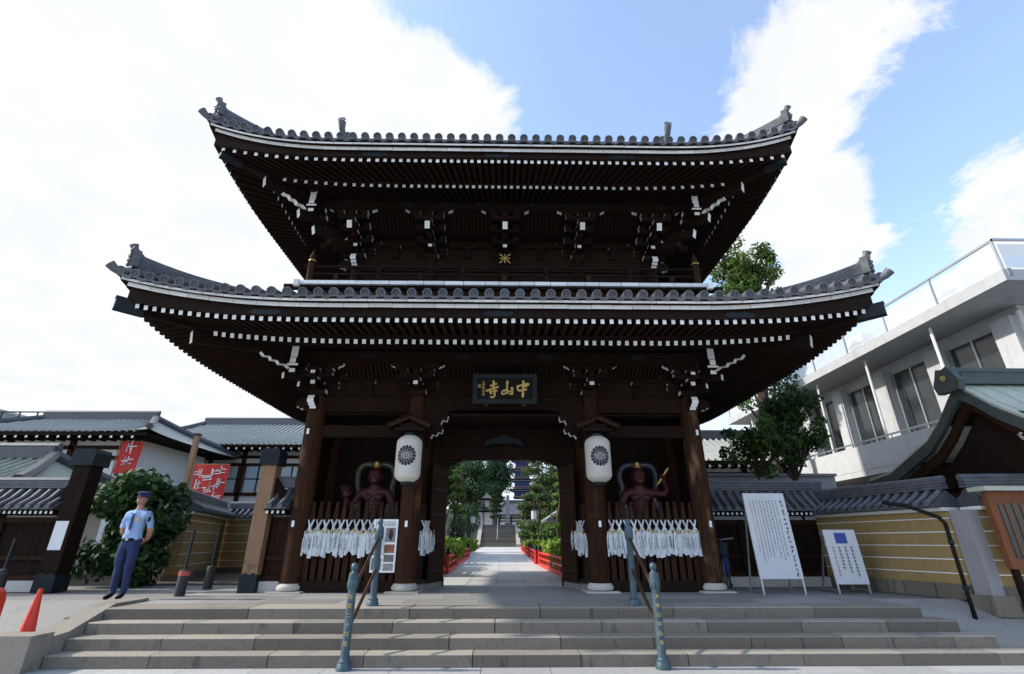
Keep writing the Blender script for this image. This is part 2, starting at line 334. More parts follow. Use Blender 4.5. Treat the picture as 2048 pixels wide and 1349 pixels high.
# eave tile with crest disc (axis +Y into the roof)
def eave_tile_mesh():
    mb=MB(); r=.088; n=18
    prof=[(r*.98,.0),(r,.012),(r,.03),(r*.86,.05)]
    ring=[]
    def rg(rad,y): return [(rad*math.cos(2*math.pi*j/n),y,rad*math.sin(2*math.pi*j/n)) for j in range(n)]
    rings=[rg(.002,.016),rg(.067,.016),rg(.069,.0),rg(r,.0),rg(r,.05),rg(r*.84,.05),rg(r*.84,.55)]
    vs=[v for q in rings for v in q]
    fs=[(i*n+j,i*n+(j+1)%n,(i+1)*n+(j+1)%n,(i+1)*n+j) for i in range(len(rings)-1) for j in range(n)]
    mb.add(vs,fs)
    for k in range(12):      # chrysanthemum petals in relief
        a=2*math.pi*k/12; M=Matrix.Rotation(a,4,'Y')
        mb.add([(.016,.016,-.004),(.060,.016,-.013),(.066,.016,0),(.060,.016,.013),(.016,.016,.004),(.045,.004,0)],[(0,1,5),(1,2,5),(2,3,5),(3,4,5),(4,0,5)],1,M)
    mb.lathe([(.013,-.006),(.013,.006)],(0,0,0),8,1,M=Matrix.Translation((0,.008,0))@Matrix.Rotation(R(90),4,'X'))
    return mb.mesh('eave_tile',['tile','tiledark'],30)
ETM=eave_tile_mesh()
def pan_tile_mesh(w):
    mb=MB(); n=8; pts=[]
    for i in range(n+1):
        u=-1+2*i/n; pts.append((u*w/2,-.062+.045*abs(u)**1.7))
    top=[(x,z) for x,z in pts]; bot=[(x,z-.062*(1-.55*abs(x/(w/2))**2)) for x,z in pts]
    vs=[(x,.012,z) for x,z in top]+[(x,.012,z) for x,z in bot]+[(x,.05,z) for x,z in bot]+[(x,.5,z+.0) for x,z in top]
    k=n+1; fs=[]
    for i in range(n): fs+=[(k+i,k+i+1,i+1,i),(2*k+i,2*k+i+1,k+i+1,k+i),(i,i+1,3*k+i+1,3*k+i)]
    mb.add(vs,fs); 
    for i in range(5): mb.box((-.05+.025*i,.008,-.088),(.010,.012,.02))
    return mb.mesh('pan_tile','tile',40)
def rafter_mesh(w,h):
    mb=MB(); x=w/2; vs=[(-x,0,0),(x,0,0),(x,1,0),(-x,1,0),(-x,0,h),(x,0,h),(x,1,h),(-x,1,h)]
    mb.add(vs,[(3,2,1,0),(4,5,6,7),(0,1,5,4),(1,2,6,5),(2,3,7,6),(3,0,4,7)],[0,0,1,0,0,0]); return mb.mesh('rafter',['woody','white'])
RFM=rafter_mesh(.071,.083); RBM=rafter_mesh(.073,.09)
def build_roof(r,pitch,rp):
    z=r.z; P=r.par
    PTM=pan_tile_mesh(pitch*.98)
    for side in 'flr':
        Ls=r.L(side); n=int(round(2*(Ls-.08)/pitch)); st=2*(Ls-.08)/n
        for i in range(n+1):
            a=-(Ls-.08)+i*st; zz=r.zd+r.up(side,a); dz=math.atan(.40)
            sl=math.atan2(r.up(side,a+.1)-r.up(side,a-.1),.2)
            M=Matrix.Translation(r.w(side,a,0,zz))@Matrix.Rotation(r.rz(side),4,'Z')@Matrix.Rotation(dz*.6,4,'X')
            if abs(a)>Ls-.2: M=M@Matrix.Diagonal((1,.5,1,1))
            place('eave_tile',ETM,M=M@Matrix.Rotation(rnd.uniform(-.06,.06),4,'Y'),parent=P)
            if i<n:
                b=a+st/2; zz=r.zd+r.up(side,b); sl=math.atan2(r.up(side,a+st)-r.up(side,a),st)
                M=Matrix.Translation(r.w(side,b,0,zz))@Matrix.Rotation(r.rz(side),4,'Z')@Matrix.Rotation(-sl,4,'Y')@Matrix.Rotation(dz*.6,4,'X')
                if abs(b)>Ls-.3: M=M@Matrix.Diagonal((1,.4,1,1))
                place('pan_tile',PTM,M=M,parent=P)
    # tile field behind the eave row
    mb=MB(); S=min(r.HX,r.HY)-.02 if r.fan else 2.9
    for side in 'flrb':
        Ls=r.L(side)
        def fn(u,v):
            n=.03+S*v; a=(2*u-1)*(Ls-n); return r.w(side,a,n,r.zt(side,a,n))
        mb.grid(fn,36,14)
        k=int(round(2*(Ls-.08)/pitch)); st=2*(Ls-.08)/k
        for i in range(k+1):
            a=-(Ls-.08)+i*st; nmax=min(S,Ls-abs(a)); 
            if nmax<.5: continue
            ns=[.4+(nmax-.4)*j/5 for j in range(6)]
            mb.tube([r.w(side,a,q,r.zt(side,a,q)+.055) for q in ns],.075,6)
    mb.build('tile_field','tile',P,smooth=50,kind='stuff')
    # fascia strips, kayaoi, soffits
    def strip(mbx,side,n,d,zb,zt_,a0,a1,k,ub,ut,mi=0):
        vs=[];
        for i in range(k+1):
            a=a0+(a1-a0)*i/k; b=zb+ub(side,a,n); t=zt_+ut(side,a,n)
            vs+=[r.w(side,a,n,b),r.w(side,a,n,t),r.w(side,a,n+d,t),r.w(side,a,n+d,b)]
        fs=[(0,1,2,3),(4*k+3,4*k+2,4*k+1,4*k)]
        for i in range(k):
            o=4*i
            for j in range(4): fs.append((o+j,o+4+j,o+4+(j+1)%4,o+(j+1)%4))
        mbx.add(vs,fs,mi if mi!='F' else [1,1]+[0,1,1,1]*k)
    for side in 'flr':
        for (n,zb,zt_,inset) in ((.06,z['f1'][0],z['f1'][1],.10),(.13,z['f2'][0],z['f2'][1],.19)):
            Ls=r.L(side)-inset; a=-Ls
            while a<Ls-.02:
                w=rnd.uniform(.32,.48) if side=='f' else 1.3
                b=min(a+w,Ls); 
                if Ls-b<.2: b=Ls
                mb=MB(); dz=rnd.uniform(-.002,.002); strip(mb,side,n+rnd.uniform(-.002,.002),.05,zb+dz,zt_+dz,a+.003,b-.003,3 if side=='f' else 6,r.up,r.up,'F'); mb.build('fascia_board',['cream','wood'],P); a=b
    mb=MB()
    for side in 'flrb':
        Ls=r.L(side)
        strip(mb,side,.195,.10,z['fly']+.088,z['f2'][1]+.01,-Ls+.22,Ls-.22,30,r.upr,r.up,0)     # kayaoi
        strip(mb,side,.10,.08,z['f1'][0]-.004,z['f1'][1]+.05,-Ls+.14,Ls-.14,30,r.up,r.up,0)
        strip(mb,side,1.03,.10,z['base']+.094,z['fly']+.095,-Ls+1.05,Ls-1.05,24,r.upr,r.upr,0)  # kioi
        def f1(u,v):
            n=.26+.95*v; a=(2*u-1)*(Ls-n); return r.w(side,a,n,z['fly']+.089+.11*(n-.25)+r.upr(side,a,n))
        mb.grid(f1,30,3)
        def f2(u,v):
            n=1.08+(r.wall+.5-1.08)*v; a=(2*u-1)*(Ls-n); return r.w(side,a,n,z['base']+.094+.30*(n-1.05)+r.upr(side,a,n))
        mb.grid(f2,30,4)
    mb.build('eave_boards','woodh',P)
    # rafters
    stuff=MB()
    for side in 'flrb':
        Ls=r.L(side); wl=r.wall
        for kind in ('flying_rafter','rafter'):
            n0=.25 if kind=='flying_rafter' else 1.05; zb=z['fly'] if n0<1 else z['base']; slp=.11 if n0<1 else .30
            lim=Ls-n0-(.16 if n0<1 else .42); m=int(lim*2/rp); m+=m%2
            for i in range(m+1):
                u=-1+2*i/m; a=lim*(u*(.8+.2*u*u) if r.fan else u)
                ph=R(42)*u*abs(u)**.2 if r.fan else 0
                inner=min(n0+.92 if n0<1 else wl+.1, Ls-abs(a) if not r.fan else 99)
                ln=(inner-n0)/math.cos(ph)
                if ln<.12: ln=.12
                zz=zb+r.upr(side,a,n0)+rnd.uniform(-.003,.003); a+=rnd.uniform(-.004,.004)
                a2=a-ln*math.sin(ph); z2=zb+slp*(inner-n0)+r.upr(side,a2,inner)
                pit=math.atan2(z2-zz,ln)
                M=Matrix.Translation(r.w(side,a,n0,zz))@Matrix.Rotation(r.rz(side)+ph,4,'Z')@Matrix.Rotation(pit,4,'X')@Matrix.Diagonal((1,ln,1,1))
                if side=='f' and r.fan:
                    x=.036; e0=Vector(r.w(side,a,n0,zz)); e1=Vector(r.w(side,a2,inner,z2)); dx=Vector((x,0,0)); h_=Vector((0,0,.085)); q=MB()
                    q.add([e0-dx,e0+dx,e1+dx,e1-dx,e0-dx+h_,e0+dx+h_,e1+dx+h_,e1-dx+h_],[(3,2,1,0),(4,5,6,7),(0,1,5,4),(1,2,6,5),(2,3,7,6),(3,0,4,7)],[0,0,1,0,0,0]); q.build(kind,['woody','white'],P)
                elif side=='f' or (not r.fan and side in 'lr'):
                    place(kind,RFM if n0<1 else RBM,M=M,parent=P)
                else:
                    x=.039; vs=[(-x,0,0),(x,0,0),(x,1,0),(-x,1,0),(-x,0,.09),(x,0,.09),(x,1,.09),(-x,1,.09)]
                    stuff.add(vs,[(3,2,1,0),(4,5,6,7),(0,1,5,4),(1,2,6,5),(2,3,7,6),(3,0,4,7)],[0,0,1,0,0,0],M)
    stuff.build('rafter_rows',['woody','white'],P,kind='stuff')
    # hip rafters, hip ridges with demon tiles
    for sx in (-1,1):
        for sy in (-1,1):
            def D(q,zz): # q = distance in from corner on the diagonal plan
                return (sx*(r.HX-q),r.Yg+sy*(r.HY-q),zz)
            mb=MB(); zb=z['base']; hq=.22 if r.fan else 0
            mb.bar(D(r.wall+.3,zb+.55),D(1.02,zb+.10),.17,.24,[0,0,1 if False else 0,0,1,0]); mb.build('hip_rafter',['wood','white'],P)
            mb=MB(); mb.bar(D(1.5,z['fly']+.27),D(.14+hq,z['fly']+.27),.15,.20,0); mb.bar(D(.42+hq,z['fly']+.27),D(.10+hq,z['fly']+.275),.17,.225,1); mb.box((0,0,0),(.20,.16,.02),1,Matrix.Translation(D(.16+hq,z['fly']+.40))@Matrix.Rotation(R(45)*sx*sy,4,'Z')); mb.build('hip_rafter',['wood','iron'],P)
            if sy>0 : continue
            # ridge
            S0=.20; S1=1.55
            qs=[S0+(S1-S0)*i/10 for i in range(11)]
            zr=lambda q: r.zt('f',r.HX-q,q)+.02+.16*max(0,1-(q-S0)/1.0)**2.2
            rg=thing_part=None
            mb=MB()
            for k in range(5):
                h0=.02+k*.042; wdt=.105-.010*k; sk_=lambda q:(1-.62*((q-S0)/(S1-S0))**1.5)
                vs=[]
                dx=Vector((sx,-1,0)).normalized(); px=Vector((-dx.y,dx.x,0))
                for q in qs:
                    c=Vector(D(q,zr(q)+h0*sk_(q)-.06*(1-sk_(q)))); vs+=[c-px*wdt,c+px*wdt,c+px*wdt+Vector((0,0,.024)),c-px*wdt+Vector((0,0,.024))]
                m=len(qs)-1; fs=[(0,1,2,3),(4*m+3,4*m+2,4*m+1,4*m)]
                for i in range(m):
                    for j in range(4): fs.append((4*i+j,4*i+4+j,4*i+4+(j+1)%4,4*i+(j+1)%4))
                mb.add(vs,fs)
                vs2=[]
            vs=[]
            for q in qs:
                b0=Vector(D(q,r.zt('f',r.HX-q,q)-.06)); t0=Vector(D(q,zr(q)+.03)); vs+=[b0-px*.085,b0+px*.085,t0+px*.085,t0-px*.085]
            m=len(qs)-1; mb.add(vs,[(0,1,2,3),(4*m+3,4*m+2,4*m+1,4*m)]+[(4*i+j,4*i+4+j,4*i+4+(j+1)%4,4*i+(j+1)%4) for i in range(m) for j in range(4)],0)
            mb.tube([D(q,zr(q)+.11*sk_(q)-.05*(1-sk_(q))) for q in qs],.072,6,1)
            mb.tube([D(q,zr(q)+.245*sk_(q)-.06*(1-sk_(q))) for q in qs],.058,8)
            hr=mb.build('hip_ridge',['tile','black'],P)
            # horn tile at the top
            e=Vector(D(S0,zr(S0)+.245)); d=Vector((sx,-1,0)).normalized()
            pts=[e-d*.16-Vector((0,0,.08)),e-d*.05-Vector((0,0,.01)),e+d*.04+Vector((0,0,.075)),e+d*.11+Vector((0,0,.14)),e+d*.15+Vector((0,0,.22))]
            mb=MB(); mb.tube(pts,[.058,.057,.055,.056,.078],12); mb.build('horn_tile','tile',hr,smooth=50)
            # demon-face tile
            mb=MB(); c=Vector(D(S0-.06,zr(S0)+.13)); Mo=Matrix.Translation(c)@Matrix.Rotation(math.atan2(sx,1),4,'Z')
            Mo=Mo@Matrix.Scale(.82,4)
            poly=[(-.16,-.17),(.16,-.17),(.19,-.02),(.15,.10),(.17,.24),(.09,.17),(0,.21),(-.09,.17),(-.17,.24),(-.15,.10),(-.19,-.02)]
            mb.prism(poly,-.05,.10,'y',0,M=Mo)
            for (x,zz,rr) in ((-.075,.07,.05),(.075,.07,.05),(0,-.0,.055),(-.06,-.10,.04),(.06,-.10,.04),(0,.15,.045),(-.13,-.04,.04),(.13,-.04,.04)):
                mb.lathe([(.004,-rr),(rr*.8,-rr*.6),(rr,0),(rr*.8,rr*.6),(.004,rr)],(x,-.07,zz),8,0,M=Mo)
            for sgn in (-1,1): mb.tube([Mo@Vector((sgn*.10,-.05,.12)),Mo@Vector((sgn*.15,-.10,.20)),Mo@Vector((sgn*.17,-.06,.30))],[.035,.025,.006],6)
            mb.build('demon_tile','tiledark',hr,smooth=50)
            # corner round tile turned up at the very tip
            e=Vector(D(.02,r.zd+r.A-.05)); mb=MB(); mb.tube([e-d*.5+Vector((0,0,.04)),e-d*.12+Vector((0,0,.0)),e+d*.05+Vector((0,0,.05)),e+d*.14+Vector((0,0,.12))],[.07,.072,.074,.088],12); mb.build('corner_tile','tile',hr,smooth=50)
Rl=Roof(lower,7.2,8.0,18.6,5.15,dict(f1=(4.995,5.042),f2=(4.905,4.985),fly=4.66,base=4.55),.44,2.2,3.7,.30,3.0,False)
Ru=Roof(upper,6.7,8.3,18.3,9.20,dict(f1=(9.012,9.06),f2=(8.915,9.0),fly=8.70,base=8.66),.54,2.6,3.3,.32,2.9,True)
build_roof(Rl,.285,.165); build_roof(Ru,.272,.185)
# descending ridge ends on the upper roof
for sx in (-1,1):
    mb=MB(); x=sx*3.88
    for k in range(4): mb.box((x,9.55,9.62+.07*k+.2),(.30-.03*k,1.0,.055))
    rd=mb.build('descending_ridge','tile',upper)
    mb=MB(); mb.prism([(x-.2,9.38),(x+.2,9.38),(x+.24,9.5),(x+.16,9.62),(x+.12,9.86),(x-.12,9.86),(x-.16,9.62),(x-.24,9.5)],8.98,9.06); mb.build('demon_tile','tiledark',rd)
    mb=MB(); mb.tube([(x,9.3,9.80),(x,9.0,9.86),(x,8.86,9.97),(x,8.80,10.12)],[.07,.07,.072,.092],12); mb.build('horn_tile','tile',rd,smooth=50)
    mb=MB(); mb.lathe([(.09,0),(.09,.02),(.06,.02)],(0,0,0),14,0,M=Matrix.Translation((x,8.775,10.16))@Matrix.Rotation(R(70),4,'X')); mb.build('ridge_disc','tile',rd)
mb=MB()
for k in range(6): mb.box((0,13.3,12.3+.1*k),(4.2,.5-.03*k,.085))
mb.build('main_ridge','tile',upper)
# ---------------------------------------------------------------- columns and beams of the lower storey
CX=(-4.25,-1.97,1.97,4.25); ROWS=(11.0,12.4,15.6)
mb=MB(); mb.lathe([(.205,.165),(.212,.4),(.212,2.0),(.205,3.2),(.185,3.98)],n=24); COLM=mb.mesh('column','woodcol',60); COLW=mb.mesh('column','woodworn',60)
mb=MB(); mb.lathe([(.21,.03),(.255,.05),(.268,.09),(.255,.125),(.228,.150),(.222,.166),(.18,.166)],n=24); mb.prism([(-.33,-.33),(.33,-.33),(.33,.33),(-.33,.33)],0.001,.03,'z'); CBM=mb.mesh('column_base','granitewhite',40)
for yy in ROWS:
    for xx in CX:
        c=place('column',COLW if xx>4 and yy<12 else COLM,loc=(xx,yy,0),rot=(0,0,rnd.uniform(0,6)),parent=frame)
        place('column_base',CBM,loc=(xx,yy,0),parent=c)
def beam(name,p,q,w,h,m='woodh',par=frame):
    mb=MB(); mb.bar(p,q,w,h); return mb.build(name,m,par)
for sx in (-1,1):
    for yy in (11.0,15.6):
        beam('tie_beam',(sx*2.15,yy,3.21),(sx*4.07,yy,3.21),.15,.26); beam('tie_beam',(sx*2.15,yy,3.81),(sx*4.07,yy,3.81),.17,.335)
        beam('ground_sill',(sx*2.17,yy-.02,.115),(sx*4.05,yy-.02,.115),.17,.19)
    for y0,y1 in ((11.2,12.2),(12.6,15.4)):
        for xx in (1.97,4.25):
            beam('tie_beam',(sx*xx,y0,3.81),(sx*xx,y1,3.81),.17,.33,'woody'); beam('tie_beam',(sx*xx,y0,3.21),(sx*xx,y1,3.21),.15,.26,'woody')
# arched centre beam with carved scrolls
for yy in (11.0,15.6):
    mb=MB(); mb.prism([(-1.79,3.985),(-1.79,3.60),(-1.45,3.62),(-1.1,3.70),(-.8,3.715),(.8,3.715),(1.1,3.70),(1.45,3.62),(1.79,3.60),(1.79,3.985)],yy-.12,yy+.12); cb=mb.build('rainbow_beam','woodh',frame)
    if yy<12:
        for sx in (-1,1):
            mb=MB()
            pts=[(sx*(1.18+(.16-.012*k)*math.cos(k*.55)),yy-.125,3.83+(.105-.008*k)*math.sin(k*.55)) for k in range(13)]; mb.tube(pts,.011,5)
            mb.tube([(sx*(1.72-.09*k),yy-.125,3.93-.20*math.sin(k/8*math.pi*.8)) for k in range(9)],.011,5)
            mb.tube([(sx*(1.0-.07*k),yy-.125,3.74+.16*(k/4)**1.6) for k in range(5)],.011,5); mb.build('carved_scroll','woodh',cb)
# noses (kibana) with white-painted curled edge; local +x points outward
NOSE=[(0,.14),(.2,.165),(.31,.12),(.355,.03),(.335,-.045),(.275,-.03),(.245,-.09),(.175,-.075),(.14,-.135),(0,-.135)]
def nose_mesh(scale=1,w=.14):
    mb=MB(); mb.prism([(x*scale,z*scale) for x,z in NOSE],-w/2,w/2,'y',0,{2:1,3:1,4:1,5:1,6:1,7:1}); return mb.mesh('carved_nose',['wood','whiteclean'])
NM=nose_mesh(); NM2=nose_mesh(1.25,.16)
def nose(p,ang,par=frame,me=NM): place('carved_nose',me,loc=p,rot=(0,0,ang),parent=par)
for sx in (-1,1):
    nose((sx*4.38,11.0,3.80),0 if sx>0 else math.pi); nose((sx*4.25,10.86,3.80),-math.pi/2)
    for zz in (3.50,3.22):
        nose((sx*1.80,10.97,zz),math.pi if sx>0 else 0,me=NM2 if zz<3.4 else nose_mesh(1.55,.15))
# wall boards above the beams
for side,(p,q) in {'f':((-4.2,11.03),(4.2,11.03)),'b':((4.2,15.57),(-4.2,15.57)),'l':((-4.25,15.5),(-4.25,11.1)),'r':((4.25,11.1),(4.25,15.5))}.items():
    mb=MB(); mb.bar((*p,4.62),(*q,4.62),.06,1.27); mb.build('wall_board','woodh',frame)
# ---------------------------------------------------------------- bracket sets
def masu_mesh(w,h):
    mb=MB(); k=.70
    for (z0,z1,a,b) in ((0,h*.45,k,1),(h*.45,h,1,1)):
        x0,x1=w/2*a,w/2*b
        mb.add([(-x0,-x0,z0),(x0,-x0,z0),(x0,x0,z0),(-x0,x0,z0),(-x1,-x1,z1),(x1,-x1,z1),(x1,x1,z1),(-x1,x1,z1)],[(3,2,1,0),(4,5,6,7),(0,1,5,4),(1,2,6,5),(2,3,7,6),(3,0,4,7)],[0,0,0,1 if z0 else 0,0,1 if z0 else 0])
    return mb.mesh('bearing_block',['wood','white'])
DAITO=masu_mesh(.36,.16); MASU=masu_mesh(.175,.095); MASUW=MASU.copy(); MASUW.materials[1]=MATS['wood']; DAITOW=DAITO.copy(); DAITOW.materials[1]=MATS['wood']
_arms={}
def arm_mesh(l,h,w,wing=False):
    k=(round(l,3),h,w,wing)
    if k not in _arms:
        mb=MB(); e=l/2
        if wing: poly=[(-e,h),(-e-.012,h*.72),(-e+.03,h*.42),(-e+.085,h*.30),(-e+.11,0),(e-.11,0),(e-.085,h*.30),(e-.03,h*.42),(e+.012,h*.72),(e,h)]; em={0:1,1:1,2:1,3:1,5:1,6:1,7:1,8:1}
        else: poly=[(-e,h),(-e,h*.42),(-e+.05,h*.14),(-e+.13,0),(e-.13,0),(e-.05,h*.14),(e,h*.42),(e,h)]; em={0:1,6:1}
        mb.prism(poly,-w/2,w/2,'y',0,em); _arms[k]=mb.mesh('bracket_arm',['woodh','white'])
    return _arms[k]
RZ={'f':0,'l':-math.pi/2,'r':math.pi/2,'b':math.pi}
def bset(side,cx,cy,z0,par,up=False,corner=0):
    rz=RZ[side] if isinstance(side,str) else side
    T=Matrix.Translation((cx,cy,0))@Matrix.Rotation(rz,4,'Z')
    def B(u,n,z,me=None):
        if corner and n==0 and u==0: return
        me=me or (MASU if side=='f' else MASUW)
        place('bearing_block',me,M=T@Matrix.Translation((u,-n,z)),parent=par)
    def A(l,n,z,h=.115,w=.10,wing=False,u=0): place('bracket_arm',arm_mesh(l,h,w,wing),M=T@Matrix.Translation((u,-n,z)),parent=par)
    def O(n1,z,h=.11,w=.10,n0=-.2,wh=1):   # arm projecting outwards
        mb=MB(); mb.prism([(-n1,z+h),(-n1,z+h*.25),(-n1+.05,z),(-n0,z),(-n0,z+h)],-w/2,w/2,'x',0,{0:wh}); place('bracket_arm',mb.mesh('bracket_arm',['woody','white']),M=T,parent=par)
    B(0,0,z0,DAITO if side=='f' else DAITOW)
    if not up:
        A(.86,0,z0+.15); [B(u,0,z0+.265) for u in (-.34,0,.34)]; A(1.2,0,z0+.36); [B(u,0,z0+.475) for u in (-.5,-.17,.17,.5)]
        O(.52,z0+.155); B(0,.4,z0+.265); A(.76,.4,z0+.36); [B(u,.4,z0+.475) for u in (-.30,0,.30)]; A(1.2,.4,z0+.57,wing=True,h=.13); O(.58,z0+.37,n0=-.1,wh=0)
    else:
        A(.80,0,z0+.15); [B(u,0,z0+.265) for u in (-.31,0,.31)]; A(1.1,0,z0+.36); [B(u,0,z0+.475) for u in (-.46,0,.46)]
        O(.44,z0+.17); B(0,.3,z0+.275); A(.76,.3,z0+.365); [B(u,.3,z0+.475) for u in (-.29,0,.29)]
        O(.72,z0+.34,wh=0); B(0,.6,z0+.44); A(.76,.6,z0+.53); [B(u,.6,z0+.64) for u in (-.29,0,.29)]
        mb=MB(); mb.bar((0,.5,z0+1.02),(0,-1.06,z0+.43),.125,.19,[0,0,0,0,1,0]); place('tail_rafter',mb.mesh('tail_rafter',['woody','white']),M=T,parent=par)
        B(0,.9,z0+.60); A(.76,.9,z0+.69); [B(u,.9,z0+.80) for u in (-.30,0,.30)]; A(1.2,.9,z0+.89,wing=True,h=.12)
ZL=3.985; ZU=7.75
for xx in CX: bset('f',xx,11.0,ZL,frame)
for yy in (11.0,13.3,15.6):
    bset('l',-4.25,yy,ZL,frame,corner=yy!=13.3); bset('r',4.25,yy,ZL,frame,corner=yy!=13.3)
UX=(-3.85,-1.93,0,1.93,3.85)
for xx in UX: bset('f',xx,11.2,ZU,ustorey,True)
for yy in (11.2,13.3,15.4):
    bset('l',-3.85,yy,ZU,ustorey,True,yy!=13.3); bset('r',3.85,yy,ZU,ustorey,True,yy!=13.3)
# purlins with white ends, intermediate struts
def purlin(par,hx,yf,yr,z0,z1,ex):
    h=z1-z0; zc=(z0+z1)/2
    for p,q in (((-hx-ex,yf,zc),(hx+ex,yf,zc)),((-hx-ex,yr,zc),(hx+ex,yr,zc)),((-hx,yf-ex,zc),(-hx,yr+ex,zc)),((hx,yf-ex,zc),(hx,yr+ex,zc))):
        mb=MB(); mb.bar(p,q,.15,h*(1 if p[0]!=q[0] else .985),[0,0,1,0,1,0]); mb.build('purlin',['woodh','white'],par)
purlin(frame,4.65,10.6,16.0,4.70,4.96,.36); purlin(ustorey,4.75,10.3,16.3,8.72,8.97,.40)
for sx in (-1,1):
    for (X,Y,z,par) in ((4.65,10.22,4.60,frame),(4.75,9.88,8.62,ustorey)):      # stacked white ends below the purlin noses
        mb=MB(); mb.box((sx*X,Y+.3,z+.02),(.13,.62,.12),[0,0,1,0,0,0]); mb.box((sx*X,Y+.27,z-.07),(.24,.52,.05),[0,0,1,0,0,0]); mb.box((sx*X,Y+.33,z-.20),(.13,.6,.085),[0,0,1,0,0,0]); mb.build('stacked_arm',['wood','white'],par)
        for k,(dz,e) in enumerate(((.02,.36),(-.20,.30))):
            mb=MB(); mb.box((sx*(X-.25+e-.02),Y+.38,z+dz),(.62,.125,.11),[0,0,0,1,0,1]); mb.build('stacked_arm',['wood','white'],par)
        # diagonal wing with scalloped white edge
    a=R(-45) if sx>0 else R(-135)
    mb=MB(); mb.prism([(-.9,.16),(.55,.16),(.60,.09),(.52,.02),(.40,.035),(.36,-.03),(.24,-.015),(.18,-.08),(.05,-.06),(-.05,-.12),(-.9,-.12)],-.07,.07,'y',0,{1:1,2:1,3:1,4:1,5:1,6:1,7:1,8:1,9:0})
    dm=mb.mesh('diagonal_arm',['wood','white'])
    place('diagonal_arm',dm,loc=(sx*4.85,10.40,4.62),rot=(0,0,a),parent=frame); place('diagonal_arm',dm,loc=(sx*5.0,10.05,8.66),rot=(0,0,a),parent=ustorey)
    mb=MB(); mb.bar((sx*4.1,11.15,4.42),(sx*4.88,10.37,4.32),.12,.13,[0,0,0,0,1,0]); mb.build('diagonal_arm',['wood','white'],frame)
    mb=MB(); mb.bar((sx*4.1,11.15,4.22),(sx*4.62,10.63,4.20),.12,.11,[0,0,0,0,1,0]); mb.build('diagonal_arm',['wood','white'],frame)
    for (q,z0,z1) in ((1.22,8.75,8.36),(.92,8.45,8.08),(.62,8.12,8.0)):
        mb=MB(); mb.bar((sx*3.75,11.3,z0),(sx*(3.85+q),11.2-q,z1),.15,.21,[0,0,0,0,1 if q>.7 else 0,0]); mb.build('diagonal_tail',['wood','white'],ustorey)
    nose((sx*3.98,11.2,7.58),0 if sx>0 else math.pi,ustorey); nose((sx*3.85,11.06,7.58),-math.pi/2,ustorey)
# cove ribs between wall and purlin, wall struts
for (par,y0,z0,y1,z1,hx,st) in ((frame,11.0,4.50,10.62,4.76,4.5,.095),(ustorey,10.92,8.38,10.33,8.80,4.6,.10)):
    mb=MB(); x=-hx
    while x<=hx: mb.bar((x,y0,z0),(x,y1,z1),.042,.045); x+=st
    mb.add([(-hx,y0+.03,z0+.04),(hx,y0+.03,z0+.04),(hx,y1,z1+.05),(-hx,y1,z1+.05)],[(0,1,2,3)]); mb.build('cove_ribs','woody',par,kind='stuff')
for xx in (-3.11,3.11,0):
    mb=MB(); mb.box((xx,10.98,4.12),(.15,.08,.27)); mb.build('strut','wood',frame); place('bearing_block',MASU,loc=(xx,10.96,4.26),scale=(1.5,1,1.1),parent=frame)
for zz in (4.40,4.66): beam('wall_beam',(-4.2,10.985,zz),(4.2,10.985,zz),.08,.07)
for zz in (8.20,8.46,8.7): beam('wall_beam',(-3.9,11.16,zz),(3.9,11.16,zz),.08,.08,par=ustorey)
for xx in (-2.89,-.965,.965,2.89):
    mb=MB(); mb.box((xx,11.16,7.98),(.13,.08,.3)); mb.build('strut','wood',ustorey); place('bearing_block',MASU,loc=(xx,11.14,8.08),scale=(1.4,1,1),parent=ustorey)
# iron fittings on purlins and fascia
for (zz,yy,xs,par) in ((4.84,10.515,(-3.1,-.95,.95,3.1),frame),(8.86,10.215,(-2.5,-1.45,-.6,.6,1.45,2.5),ustorey),(4.83,8.192,(-4.4,-.1,4.4),lower),(8.86,8.487,(-2.9,-.2,2.6),upper)):
    for xx in xs:
        w=.30 if yy<9 else .17; mb=MB(); mb.prism([(xx-w,zz),(xx-w*.7,zz+.05),(xx+w*.7,zz+.05),(xx+w,zz),(xx+w*.7,zz-.05),(xx-w*.7,zz-.05)],yy,yy+.01); mb.build('iron_fitting','iron',par)
